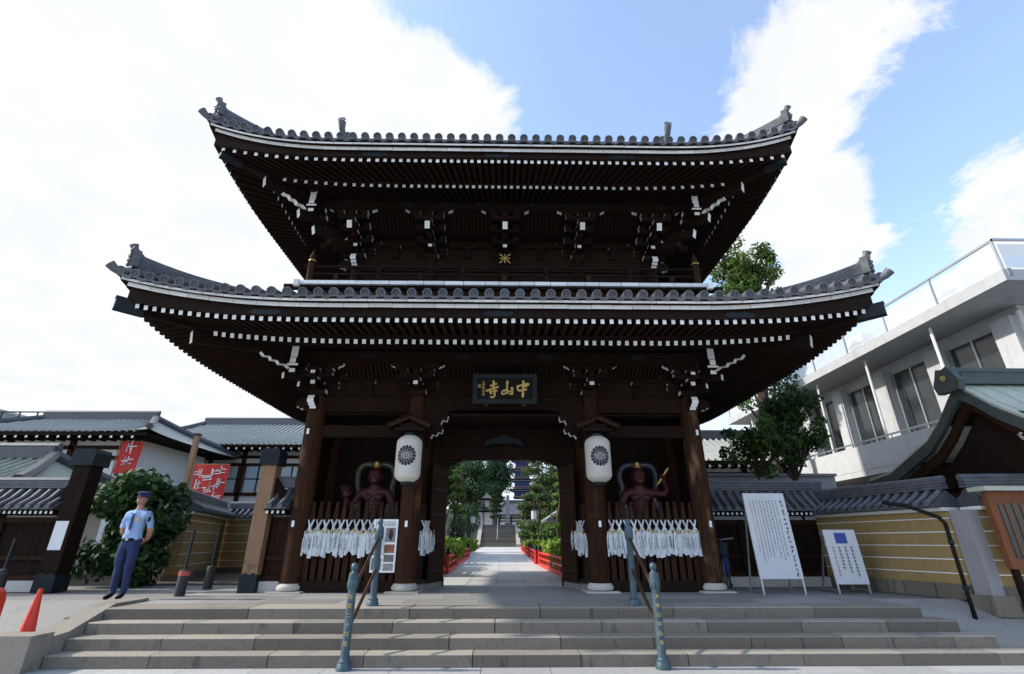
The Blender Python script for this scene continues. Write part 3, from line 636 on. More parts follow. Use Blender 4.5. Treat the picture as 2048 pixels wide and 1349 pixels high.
# ---------------------------------------------------------------- guardian chambers, ceiling, doorway
mb=MB(); mb.box((0,13.3,3.62),(8.3,4.5,.05)); mb.build('ceiling','wood',frame)
for sx in (-1,1):
    for i in range(12):
        x0=1.55+i*.225; mb=MB(); mb.box((sx*(x0+.11),12.36+rnd.uniform(0,.006),1.8),(.221,.05,3.6)); mb.build('wall_plank','wood',frame)
    for i in range(6):
        mb=MB(); mb.box((sx*(4.25+rnd.uniform(-.004,.004)),11.32+i*.18,1.8),(.05,.176,3.6)); mb.build('wall_plank','wood',frame)
    # door jamb, leaf, sill stone
    mb=MB(); mb.box((sx*1.60,12.40,1.45),(.20,.2,2.9)); mb.build('door_jamb','wood',frame)
    mb=MB(); mb.prism([(sx*1.53,2.8),(sx*1.02,2.8),(sx*1.06,2.755),(sx*1.16,2.74),(sx*1.20,2.68),(sx*1.30,2.66),(sx*1.34,2.58),(sx*1.43,2.55),(sx*1.53,2.47)],12.36,12.44); mb.build('spandrel','wood',frame)
    leaf=place('door_leaf',None,loc=(sx*1.60,11.62,0),parent=frame)
    p0=Vector((sx*1.60,11.62,0)); p1=Vector((sx*1.37,12.33,0))
    for i in range(5):
        a=p0.lerp(p1,i/5+.004); b=p0.lerp(p1,(i+1)/5-.004); mb=MB(); mb.bar((a.x,a.y,1.36),(b.x,b.y,1.36),.05,2.48); mb.build('door_plank','woodmid',leaf)
    nx=Vector((-sx,-.27,0)).normalized()
    for zz in (.35,.95,1.5,2.05,2.45):
        mb=MB(); a=p0+nx*.03; b=p1+nx*.03; mb.bar((a.x,a.y,zz),(b.x,b.y,zz),.02,.035); mb.build('door_batten','iron',leaf)
    mb=MB(); mb.bar((p1.x,p1.y-.06,.10),(p1.x+.02*sx,p1.y+.1,.10),.09,.16); mb.build('door_shoe','iron',leaf)
    mb=MB(); mb.prism([(sx*1.85,11.24),(sx*1.62,11.24),(sx*1.36,12.2),(sx*1.85,12.2)],.001,.115,'z'); mb.build('door_stone','granite',frame)
mb=MB(); mb.box((0,12.4,2.95),(3.5,.22,.30)); mb.build('door_lintel','woodh',frame)
mb=MB(); mb.box((0,12.42,3.4),(3.5,.06,.62)); mb.build('wall_board','woodh',frame)
mb=MB(); mb.prism([(-.5,3.12),(-.42,3.28),(-.2,3.33),(0,3.42),(.2,3.33),(.42,3.28),(.5,3.12),(.2,3.2),(0,3.16),(-.2,3.2)],12.26,12.34); mb.build('frog_leg_strut','iron',frame)
# paper tags on the columns
for (xx,zz) in ((-4.30,3.17),(-4.30,1.27),(-1.99,1.27),(2.0,1.27),(4.30,3.17),(4.30,1.27)):
    mb=MB(); mb.box((xx,10.783,zz),(.055,.004,.12)); mb.build('paper_tag','whiteclean',frame)
for sx in (-1,1):
    mb=MB(); mb.box((sx*1.93,10.77,1.72),(.11,.03,.72)); mb.build('name_board','woodmid',frame)
# ---------------------------------------------------------------- upper storey, balcony
for yy in (11.2,15.4):
    for xx in UX:
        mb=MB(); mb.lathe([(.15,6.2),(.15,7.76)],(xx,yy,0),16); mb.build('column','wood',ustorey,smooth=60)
for p,q in (((-3.85,11.22),(3.85,11.22)),((3.85,15.38),(-3.85,15.38)),((-3.85,15.4),(-3.85,11.2)),((3.85,11.2),(3.85,15.4))):
    mb=MB(); mb.bar((*p,7.4),(*q,7.4),.05,3.3); mb.build('wall_board','woodh',ustorey)
    beam('tie_beam',(*p,7.58),(*q,7.58),.16,.28,par=ustorey); beam('tie_beam',(*p,6.95),(*q,6.95),.10,.16,par=ustorey)
for i in range(20):
    xx=-1.84+i*.19
    if abs(abs(xx)-1.93)>.2: mb=MB(); mb.box((xx,11.15,6.65),(.15,.05,.46)); mb.build('door_plank','woodmid',ustorey)
mb=MB()
for k in range(8):
    a=k*math.pi/4
    M=Matrix.Translation((0,10.84,7.66))@Matrix.Rotation(a,4,'Y'); l=.20 if k%2 else .13
    mb.add([(.02,0,-.008),(l*.8,0,-.016),(l,0,-.006),(l,0,.006),(l*.8,0,.016),(.02,0,.008),(.07,-.012,0)],[(i,(i+1)%6,6) for i in range(6)],0,M)
mb.lathe([(.03,0),(.03,.015),(.012,.02)],n=10,M=Matrix.Translation((0,10.84,7.66))@Matrix.Rotation(R(90),4,'X')); mb.box((0,10.95,7.66),(.04,.2,.04)); mb.build('gold_emblem','gold',ustorey)
mb=MB(); mb.box((0,13.3,6.44),(9.6,6.3,.10)); mb.build('balcony_floor','wood',balc)
mb=MB(); mb.box((0,10.30,6.28),(9.2,.12,.22)); mb.build('support_beam','woodh',balc)
x=-4.84
while x<4.83:
    w=min(rnd.uniform(.32,.52),4.84-x); w=4.84-x if 4.84-x-w<.15 else w
    mb=MB(); mb.box((x+w/2,10.10+rnd.uniform(-.004,.004),6.50),(w-.012,.07,.09)); mb.build('edge_board','white',balc); x+=w
for sx in (-1,1):
    mb=MB(); mb.box((sx*4.80,10.02,6.44),(.12,.09,.16)); mb.build('edge_board','whiteclean',balc)
    mb=MB(); mb.box((sx*5.02,10.25,6.46),(.30,.14,.10)); mb.build('support_beam','wood',balc)
    mb=MB(); mb.lathe([(.075,6.55),(.075,7.12),(.085,7.13),(.085,7.16),(.06,7.18),(.075,7.22),(.062,7.30),(.03,7.38),(.004,7.47)],(sx*4.62,10.22,0),14); ps=mb.build('corner_post','woodmid',balc,smooth=50)
    mb=MB(); mb.lathe([(.088,7.135),(.088,7.155)],(sx*4.62,10.22,0),14); mb.build('brass_ring','gold',ps)
    for zz,rr in ((7.0,.032),(6.80,.028),(6.62,.032)):
        mb=MB(); mb.tube([(sx*4.62,10.22,zz),(sx*4.62,16.4,zz)],rr,8); mb.build('side_rail','wood',balc)
for zz,rr in ((7.0,.034),(6.80,.028),(6.615,.034)):
    mb=MB(); mb.tube([(-4.78 if zz>6.9 else -4.6,10.22,zz),(4.78 if zz>6.9 else 4.6,10.22,zz)],rr,8); mb.build('rail','woodh',balc,smooth=60)
for i in range(9):
    xx=-4.0+i*1.0
    mb=MB(); mb.box((xx,10.22,6.72),(.10,.06,.14)); mb.build('strut','woodmid' if i in (0,4,6,8) else 'wood',balc)
    if i%2: mb=MB(); mb.box((xx,10.22,6.90),(.09,.06,.13)); mb.box((xx,10.22,6.955),(.19,.08,.05),taper=.6); mb.build('strut','wood',balc)
# ================================================================ THINGS AT THE GATE
# ---- picket fences
def picket_mesh(h):
    mb=MB(); w=.052; d=.028
    poly=[(-w,.2),(w,.2),(w*.98,h-.34),(w*.60,h-.12),(w*.40,h-.085),(w*.66,h-.06),(w*.58,h-.02),(0,h),(-w*.58,h-.02),(-w*.66,h-.06),(-w*.40,h-.085),(-w*.60,h-.12),(-w*.98,h-.34)]
    mb.prism(poly,-d,d); return mb.mesh('picket','woodmid')
PKM=picket_mesh(1.72)
def fence(p,q,n,label,rz):
    f=thing('picket_fence',((p[0]+q[0])/2,(p[1]+q[1])/2,0),label,'fence','picket fences in front of the guardian statues')
    for i in range(n):
        t=(i+.5)/n; place('picket',PKM,loc=(p[0]+(q[0]-p[0])*t+rnd.uniform(-.006,.006),p[1]+(q[1]-p[1])*t,rnd.uniform(-.012,.012)),rot=(0,rnd.uniform(-.008,.008),rz),parent=f)
    for zz in (1.33,.62):
        mb=MB(); off=.045; dx,dy=(0,off) if rz==0 else ((off if p[0]>0 else -off),0)
        mb.bar((p[0]+dx,p[1]+dy,zz),(q[0]+dx,q[1]+dy,zz),.035,.07); mb.build('rail','wood',f)
fence((-4.05,10.98),(-2.18,10.98),12,'brown picket fence hung with white strips, left of the doorway',0)
fence((2.18,10.98),(4.05,10.98),12,'brown picket fence hung with white strips, right of the doorway',0)
fence((-1.78,11.22),(-1.78,12.2),6,'short picket fence along the left side of the passage',R(90))
fence((1.78,11.22),(1.78,12.2),6,'short picket fence along the right side of the passage',R(90))
# ---- bundles of white paper strips
ORD=['first','second','third','fourth','fifth','sixth','seventh','eighth','ninth','tenth','eleventh','twelfth']
def bundle(x,y,label,rz=0,n=8,w=.155):
    b=thing('prayer_strip_bundle',(x,y,1.33),label,'paper strips','white prayer strips tied to the picket fences')
    T=Matrix.Translation((x,y,0))@Matrix.Rotation(rz,4,'Z')
    mb=MB()
    for k in range(13):
        a=rnd.choice((-1,1)); u0=a*rnd.uniform(.28,.44)*w; u1=-a*rnd.uniform(.0,.42)*w
        pts=[(u0,-.03,1.345+rnd.uniform(-.015,.015)),((u0+u1)/2,-.045-rnd.uniform(0,.02),1.24),(u1,-.05-rnd.uniform(0,.03),1.13+rnd.uniform(-.02,.03))]
        mb.tube([T@Vector(p) for p in pts],.0075,5)
    mb.build('cord','strip',b)
    mb=MB()
    for k in range(8):
        c=T@Vector((rnd.uniform(-.55,.55)*w,-.065-rnd.uniform(0,.02),1.12+rnd.uniform(-.04,.04))); mb.lathe([(.003,-.02),(.012,-.008),(.013,.006),(.004,.02)],c,6)
    mb.build('gold_knot','goldpaint',b)
    for k in range(n):
        u=(-.5+(k+.5)/n)*w*1.25+rnd.uniform(-.012,.012); d=.05+rnd.uniform(0,.035); lean=rnd.uniform(-.10,.10)+u*.25; ln=rnd.uniform(.34,.48); zt=1.12+rnd.uniform(-.03,.03); hw=rnd.uniform(.022,.034); cv=rnd.uniform(-.02,.02)
        mb=MB(); rows=5; vs=[]
        for r_ in range(rows+1):
            t=r_/rows; cx=u+lean*t*ln; yy=-d-cv*math.sin(t*3)+.012*t; ww=hw*(.55+.55*min(1,t*3))
            tw=rnd.uniform(-.006,.006)
            vs+=[(cx-ww,yy+tw,zt-ln*t),(cx,yy-.008,zt-ln*t),(cx+ww,yy-tw,zt-ln*t)]
        fs=[(3*i+j,3*i+j+3,3*i+j+4,3*i+j+1) for i in range(rows) for j in (0,1)]
        k0=len(vs); vs+=[(a,b_+.003,c) for a,b_,c in vs]; fs+=[tuple(reversed([q+k0 for q in f])) for f in fs]
        mb.add(vs,fs,0,T)
        if k%2==0:
            for q in range(5): mb.box((u+lean*(.12+.05*q),-d-.012,zt-.12-.045*q),(.012,.003,.026),1,T)
        mb.build('paper_strip',['strip','ink'],b)
for i in range(10):
    bundle(-3.97+i*.156,10.93,'white paper strips on the left front fence, %s bundle from its left end'%ORD[i])
for i in range(12):
    bundle(2.26+i*.156,10.93,'white paper strips on the right front fence, %s bundle from its left end'%ORD[i],n=9)
for sx,nm in ((-1,'left'),(1,'right')):
    for i in range(3):
        bundle(sx*(1.72-.03*i),11.30+i*.2,'white paper strips on the %s passage fence, %s bundle from the front'%(nm,ORD[i]),rz=R(50)*(1 if sx<0 else -1),n=7,w=.2)
# ---- poster sheet on the left fence
po=thing('notice_poster',(-2.42,10.88,.4),'white poster with statue photographs hung on the left picket fence','poster')
mb=MB(); mb.box((-2.42,10.885,.86),(.50,.012,1.0)); mb.build('sheet','whiteclean',po)
def photo(x,z,w,h,m): 
    mb=MB(); mb.box((x,10.876,z),(w,.006,h)); return mb.build('photo_print',m,po)
mat('ph1',(.22,.24,.25),(.10,.11,.12),7,.5,0,c3=(.10,.055,.04),s3=5,t3=.52); mat('ph2',(.38,.12,.07),(.20,.07,.05),9,.5,0); mat('ph3',(.18,.19,.16),(.09,.10,.08),12,.5,0); mat('ph4',(.36,.33,.31),(.22,.20,.19),14,.5,0)
photo(-2.31,1.06,.20,.27,'ph1'); photo(-2.31,.80,.20,.16,'ph2'); photo(-2.31,.62,.20,.13,'ph3'); photo(-2.31,.46,.20,.13,'ph4'); photo(-2.55,1.06,.20,.27,'ph1'); photo(-2.55,.78,.20,.20,'ph3'); photo(-2.55,.52,.20,.22,'ph1')
mb=MB(); mb.lathe([(.012,-.11),(.035,-.06),(.05,0),(.04,.05),(.022,.07),(.03,.09),(.012,.115)],(-2.30,10.868,1.06),10,0,sy=.12); mb.build('photo_figure','statue',po)
mb=MB()
for r_ in range(4):
    x=-2.62
    while x<-2.22: w=rnd.uniform(.012,.03); mb.box((x,10.877,1.31-.026*r_),(w,.003,.010)); x+=w+.007
mb.build('fine_print','ink',po)
# ---- name plaque
pq=thing('name_plaque',(0,10.45,3.8),'dark framed plaque with three gold characters over the doorway','plaque')
TP=Matrix.Translation((0.02,10.46,4.06))@Matrix.Rotation(R(12),4,'X')
mb=MB(); mb.box((0,.02,0),(1.24,.03,.44)); place('panel',mb.mesh('panel','black'),M=TP,parent=pq)
mb=MB()
for (c,d) in (((0,0,.275),(1.42,.09,.10)),((0,0,-.275),(1.42,.09,.10)),((-.66,0,0),(.10,.0895,.449)),((.66,0,0),(.10,.0895,.449))): mb.box(c,d)
place('plaque_frame',mb.mesh('plaque_frame','iron'),M=TP,parent=pq)
for sx in (-1,1):
    mb=MB(); mb.box((sx*.42,.03,-.35),(.10,.1,.07)); mb.bar((sx*.45,.06,.3),(sx*.45,.25,.55),.03,.03); place('bracket',mb.mesh('bracket','iron'),M=TP,parent=pq)
def brush(strokes):
    mb=MB()
    for pts,w in strokes:
        P=[((x-1000)/12.8*.01128,-(y-560)/12.8*.01128) for x,y in pts]; ww=w/12.8*.01128/2
        # resample as a chain of capsules merged by a ribbon with round ends
        Q=[]
        for i in range(len(P)-1):
            for t in range(4): Q.append((P[i][0]+(P[i+1][0]-P[i][0])*t/4,P[i][1]+(P[i+1][1]-P[i][1])*t/4))
        Q.append(P[-1]); m=len(Q)-1
        rad=[ww*(.72+.36*abs(math.cos(math.pi*i/m))**1.2) for i in range(m+1)]
        mb.tube([(x,-.004,z) for x,z in Q],rad,8,0,up=(0,1,0)) 
        for (x,z),r_ in ((Q[0],rad[0]),(Q[-1],rad[-1])): mb.lathe([(.002,-r_),(r_*.8,-r_*.6),(r_,0),(r_*.8,r_*.6),(.002,r_)],(x,-.004,z),8)
    me=mb
    me.v=[(x,y*.45-.003,z) for x,y,z in me.v]; return me
CH={'naka':[([(1465,372),(1456,560),(1450,750)],58),([(1318,505),(1318,560),(1352,602)],50),([(1318,500),(1430,458),(1590,432)],54),([(1596,436),(1560,482),(1490,500)],50),([(1352,602),(1450,592),(1535,572)],48)],
 'yama':[([(1062,376),(1055,500),(1050,600)],58),([(1030,602),(960,602),(925,650),(925,690),(960,700),(1050,660),(1130,618)],42),([(1180,540),(1182,620),(1180,684)],62),([(1176,690),(1110,690)],36)],
 'tera':[([(715,372),(710,520)],56),([(645,482),(780,432)],48),([(545,612),(690,556),(825,512)],50),([(620,640),(720,612),(795,612)],44),([(632,655),(662,682)],50),([(735,560),(746,735),(706,778),(655,766)],52)]}
for k,st in CH.items(): place('gold_character',brush(st).mesh('gold_character','goldpaint',50),M=TP,parent=pq)
MX=Matrix.Rotation(R(90),4,'X')
mb=fontmesh('上師國長岳',.070,'goldpaint',.002,True,1.02); place('signature',mb.mesh('signature','goldpaint'),M=TP@Matrix.Translation((-.475,.002,.135))@MX,parent=pq)
mb=fontmesh('書',.085,'goldpaint',.002); place('signature',mb.mesh('signature','goldpaint'),M=TP@Matrix.Translation((-.565,.002,.03))@MX,parent=pq)
# ---- paper lanterns with chrysanthemum crest, under wooden hoods
def lantern(cx,label):
    cy=10.44; t=thing('paper_lantern',(cx,cy,2.0),label,'lantern','white crest lanterns hanging in front of the gate')
    def rad(z):   # z 0..1 over body 2.06..3.00
        e=.0; q=abs(z-.5)*2; return .262*(1-max(0,(q-.62)/.38)**2.6*.52)
    n=40; prof=[]
    for i in range(n*2+1):
        zz=i/(2*n); prof.append((rad(zz)+(.006 if i%2 else 0),2.06+.94*zz))
    mb=MB(); mb.lathe(prof,(cx,cy,0),32); body=mb.build('shade','lantern',t,smooth=70)
    mb=MB(); mb.lathe([(.125,2.995),(.125,3.055),(.10,3.055)],(cx,cy,0),24); mb.build('top_ring','iron',t,smooth=40)
    mb=MB(); mb.lathe([(.10,2.00),(.122,2.0),(.122,2.065)],(cx,cy,0),24); mb.build('bottom_ring','iron',t,smooth=40)
    mb=MB(); mb.tube([(cx,cy,3.05),(cx,cy,3.18)],.008,6); mb.build('hook','iron',t)
    # crest: 16 petals wrapped on the shade
    mb=MB(); zc=2.56
    def wrap(u,v,off=.006):
        z=zc+v; r_=rad((z-2.06)/.94)+off; a=-math.pi/2+u/r_; return (cx+r_*math.cos(a),cy+r_*math.sin(a),z)
    for k in range(16):
        a=2*math.pi*k/16; ca,sa=math.cos(a),math.sin(a)
        out=[(.062,-.0085),(.12,-.0200),(.170,-.0315),(.192,-.0290),(.204,-.015),(.209,0),(.204,.015),(.192,.0290),(.170,.0315),(.12,.0200),(.062,.0085)]
        vs=[wrap(r_*ca-w*sa,r_*sa+w*ca) for r_,w in out]+[wrap(.15*ca,.15*sa)]
        mb.add(vs,[(i,(i+1)%11,11) for i in range(11)])
    for k in range(8):
        a=2*math.pi*(k+.5)/8; ca,sa=math.cos(a),math.sin(a); out=[(.020,-.005),(.045,-.015),(.053,0),(.045,.015),(.020,.005)]
        vs=[wrap(r_*ca-w*sa,r_*sa+w*ca) for r_,w in out]; mb.add(vs,[(0,1,2,3,4)])
    mb.add([wrap(.012*math.cos(i*math.pi/4),.012*math.sin(i*math.pi/4)) for i in range(8)],[tuple(range(8))])
    mb.build('crest','ink',body)
for sx,nm in ((-1,'left'),(1,'right')):
    lantern(sx*1.985,'white paper lantern with black chrysanthemum crest, %s of the doorway'%nm)
    cx=sx*1.985
    hd=thing('lantern_hood',(cx,10.5,3.15),'small dark gabled wooden hood over the %s lantern'%nm,'hood','hoods above the lanterns')
    for s in (-1,1):
        mb=MB(); 
        for k in range(3):
            a=Vector((cx+s*.01,0,3.40)); b=Vector((cx+s*.46,0,3.20)); p=a.lerp(b,k/3); q=a.lerp(b,(k+1)/3+.03)
            mb.add([(p.x,10.17,p.z-.006*k),(q.x,10.17,q.z-.006*k),(q.x,10.74,q.z-.006*k),(p.x,10.74,p.z-.006*k),(p.x,10.17,p.z+.03-.006*k),(q.x,10.17,q.z+.03-.006*k),(q.x,10.74,q.z+.03-.006*k),(p.x,10.74,p.z+.03-.006*k)],[(3,2,1,0),(4,5,6,7),(0,1,5,4),(1,2,6,5),(2,3,7,6),(3,0,4,7)])
        mb.build('roof_board','wood',hd)
        mb=MB(); mb.bar((cx+s*.0,10.20,3.355),(cx+s*.44,10.20,3.165),.03,.07); mb.build('barge_board','woodmid',hd)
    mb=MB(); mb.box((cx,10.45,3.12),(.62,.40,.05)); mb.box((cx,10.45,3.20),(.44,.3,.1)); mb.build('hood_base','wood',hd)
    mb=MB(); mb.box((cx,10.45,3.425),(.06,.62,.05)); mb.build('hood_ridge','wood',hd)
    mb=MB(); mb.bar((cx,10.5,3.16),(cx,10.84,3.05),.06,.07); mb.build('bracket','wood',hd)
# ---- guardian statues
def sphere_head(mb,c,rx,ry,rz_,mi,feat,M=None,n=20,mm=14):
    vs=[];fs=[]
    for j in range(mm+1):
        p=math.pi*j/mm
        for i in range(n):
            a=2*math.pi*i/n; d=Vector((math.sin(p)*math.cos(a),math.sin(p)*math.sin(a),math.cos(p))); k=1+feat(d)
            vs.append((c[0]+d.x*rx*k,c[1]+d.y*ry*k,c[2]+d.z*rz_*k))
    for j in range(mm):
        for i in range(n): fs.append((j*n+i,j*n+(i+1)%n,(j+1)*n+(i+1)%n,(j+1)*n+i))
    mb.add(vs,fs,mi,M)
def g(d,x,z,s): # gaussian bump on the face (front = -y)
    return math.exp(-((d.x-x)**2+(d.z-z)**2)/(s*s)) if d.y<0 else 0
def face(d,k=1):
    return k*(.24*g(d,0,-.12,.16)+.10*g(d,0,.12,.12)-.10*g(d,.36,.12,.15)-.10*g(d,-.36,.12,.15)+.07*g(d,.32,.34,.18)+.07*g(d,-.32,.34,.18)-.10*g(d,0,-.50,.16)+.06*g(d,0,-.36,.12)+.09*g(d,0,-.72,.2)+.05*g(d,.5,-.2,.2)+.05*g(d,-.5,-.2,.2))
def statue(cx,mir,label,open_hand,scarfmat):
    cy=11.72; t=thing('guardian_statue',(cx,cy,0),label,'statue'); s=mir
    P=lambda x,y,z:(cx+s*x,cy+y,z)
    J=[(P(0,0,1.30),(.21,.17)),(P(0,0,1.12),(.20,.17)),(P(0,-.01,1.52),(.22,.17)),(P(0,0,1.78),(.27,.18)),(P(0,0,1.98),(.20,.14)),(P(0,-.01,2.10),(.10,.10)),(P(0,-.03,2.20),(.10,.10)),
       (P(-.30,0,1.96),.12),(P(.30,0,1.96),.12)]
    E_=[(0,1),(0,2),(2,3),(3,4),(4,5),(5,6),(4,7),(4,8)]
    def chain(st,pts):
        k=st
        for p,r_ in pts: J.append((P(*p),r_)); E_.append((k,len(J)-1)); k=len(J)-1
        return k
    if open_hand:
        w=chain(7,[((-.42,.0,1.80),.10),((-.48,-.02,1.66),.09),((-.56,-.12,1.72),.075),((-.60,-.20,1.84),.06)])
    else:
        w=chain(7,[((-.46,.02,1.96),.11),((-.60,.0,1.92),.10),((-.64,-.06,2.06),.085),((-.56,-.14,2.20),.07),((-.52,-.18,2.26),.06)])
    chain(8,[((.40,.0,1.76),.10),((.45,-.02,1.56),.09),((.47,-.06,1.38),.075),((.46,-.10,1.24),.06),((.45,-.12,1.16),.055)])
    chain(1,[((-.16,0,.95),.16),((-.22,0,.62),.12),((-.24,.0,.25),.09),((-.25,-.05,.12),.08)]); chain(1,[((.16,0,.95),.16),((.22,0,.62),.12),((.24,0,.25),.09),((.25,-.05,.12),.08)])
    v,f=skin(J,E_,2); mb=MB(); mb.add(v,f)
    # head with fierce face
    sphere_head(mb,P(0,-.05,2.32),.165,.17,.215,0,lambda d:face(d,1.35)); 
    for e in (-1,1):
        mb.lathe([(.004,-.03),(.03,-.02),(.038,0),(.03,.02),(.004,.03)],P(e*.165,-.03,2.30),8,0)
        sphere_head(mb,P(e*.062,-.205,2.345),.026,.02,.02,1,lambda d:0,n=8,mm=6)
        mb.tube([P(e*.02,-.235,2.375),P(e*.07,-.235,2.395),P(e*.12,-.20,2.41)],[.016,.016,.008],6,0)
    mb.box(P(0,-.222,2.215),(.085,.02,.028),2); mb.tube([P(-.07,-.20,2.20),P(0,-.228,2.235),P(.07,-.20,2.20)],.013,6,0); mb.tube([P(-.06,-.20,2.195),P(0,-.222,2.18),P(.06,-.20,2.195)],.014,6,0)
    for k in range(5):     # chest and belly folds
        mb.tube([P(-.17+.01*k,-.155,1.80-.09*k),P(0,-.185,1.785-.09*k),P(.17-.01*k,-.155,1.80-.09*k)],.012,6,0)
    for e in (-1,1): sphere_head(mb,P(e*.12,-.11,1.86),.13,.08,.09,0,lambda d:0,n=12,mm=8)
    # raised hand
    wp=Vector(J[w][0]) 
    if open_hand:
        sphere_head(mb,wp+Vector((0,-.02,.07)),.075,.035,.085,0,lambda d:0,n=12,mm=8)
        for k,(dx,l) in enumerate(((-.062,.12),(-.024,.145),(.014,.14),(.05,.11))):
            b=wp+Vector((s*dx*-1*-1,-.02,.13)); mb.tube([b,b+Vector((s*dx*.5,-.01,l*.5)),b+Vector((s*dx*.9,-.035,l))],[.022,.02,.013],8,0)
        b=wp+Vector((s*.06,-.02,.05)); mb.tube([b,b+Vector((s*.06,-.01,.03)),b+Vector((s*.10,-.02,.075))],[.024,.021,.014],8,0)
    else:
        sphere_head(mb,wp+Vector((0,-.02,.04)),.07,.06,.07,0,lambda d:0,n=12,mm=8)
        for k in range(4):
            b=wp+Vector((-s*.03+s*.02*k,-.07,.0+.026*k)); mb.tube([b+Vector((-s*.04,.02,0)),b+Vector((0,-.015,.0)),b+Vector((s*.035,.02,.0))],[.018,.019,.015],8,0)
        b=wp+Vector((0,-.05,.09)); mb.tube([b,b+Vector((s*.03,-.03,.015)),b+Vector((s*.05,-.02,-.02))],[.02,.018,.012],8,0)
    hp=Vector(P(.45,-.13,1.10)); sphere_head(mb,hp,.055,.04,.07,0,lambda d:0,n=10,mm=6)
    for k in range(4): b=hp+Vector((s*(-.035+.024*k),-.01,-.05)); mb.tube([b,b+Vector((0,-.01,-.05)),b+Vector((0,.0,-.09))],[.017,.016,.011],8,0)
    b=hp+Vector((-s*.045,-.02,.0)); mb.tube([b,b+Vector((-s*.025,-.02,-.03)),b+Vector((-s*.02,-.03,-.06))],[.018,.016,.011],8,0)
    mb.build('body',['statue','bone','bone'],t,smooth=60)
    mb=MB(); mb.lathe([(.055,2.50),(.075,2.53),(.062,2.56),(.05,2.575),(.058,2.60),(.045,2.64),(.01,2.66)],P(0,-.05,0),14); mb.build('topknot','gold',t,smooth=50)
    # skirt
    mb=MB(); prof=[(.23,1.22),(.27,1.15),(.30,.95),(.36,.7),(.42,.45)]
    vs=[];n=28
    for k,(r_,z) in enumerate(prof):
        for i in range(n): a=2*math.pi*i/n; q=r_*(1+.05*k*math.sin(a*7+k)); vs.append(P(q*math.cos(a),q*.75*math.sin(a),z))
    mb.add(vs,[(k*n+i,k*n+(i+1)%n,(k+1)*n+(i+1)%n,(k+1)*n+i) for k in range(len(prof)-1) for i in range(n)]); mb.build('skirt','skirt',t,smooth=60)
    # heavenly scarf arching behind the head
    mb=MB(); pts=[(-.36,-.10,1.15),(-.43,-.06,1.55),(-.34,.0,1.85),(-.44,.08,2.15),(-.45,.08,2.42),(-.34,.06,2.58),(-.12,.04,2.60),(0,.03,2.575),(.14,.04,2.60),(.32,.06,2.54),(.40,.08,2.34),(.36,.06,2.1),(.40,0,1.88),(.33,-.05,1.6),(.36,-.10,1.35),(.42,-.10,1.12)]
    pts=[Vector(p) for p in pts]; q_=[]
    for i in range(len(pts)-1):
        a0,a1,a2,a3=pts[max(0,i-1)],pts[i],pts[i+1],pts[min(len(pts)-1,i+2)]
        for k in range(4):
            u=k/4; q_.append(.5*((2*a1)+(a2-a0)*u+(2*a0-5*a1+4*a2-a3)*u*u+(3*a1-a0-3*a2+a3)*u**3))
    pts=q_+[pts[-1]]
    mb.tube([P(*p) for p in pts],.062,8,flat=.35,up=(0,1,0)); sc=mb.build('scarf',scarfmat,t,smooth=60)
    mb=MB(); mb.tube([P(p[0]*1.0,p[1]-.03,p[2]+.0) for p in pts],.005,5,0); 
    for p in pts[3:-1:7]: sphere_head(mb,P(p[0],p[1]-.035,p[2]),.022,.012,.03,1,lambda d:0,n=8,mm=6)
    mb.build('scarf_trim',['goldpaint','bone'],sc)
    mb=MB(); mb.lathe([(.42,0.002),(.46,.06),(.40,.14),(.34,.18)],P(0,0,0),14); mb.build('rock_base','graniteface',t)
    if not open_hand:
        d=Vector((s*-.05,-.0,.15)); c=wp+Vector((0,-.06,.05)); ax=Vector((-s*.55,-.25,.8)).normalized()
        mb=MB(); 
        for sg in (-1,1): mb.tube([c+ax*sg*.06,c+ax*sg*.10,c+ax*sg*.14,c+ax*sg*.17,c+ax*sg*.24],[.018,.03,.02,.026,.006],8)
        mb.tube([c-ax*.07,c+ax*.07],.014,8); mb.build('thunderbolt_club','gold',t,smooth=50)
statue(-2.93,1,'red guardian statue with open raised palm behind the left fence',True,['scarfgreen'])
statue(3.12,-1,'red guardian statue holding a golden club behind the right fence',False,['scarf'])
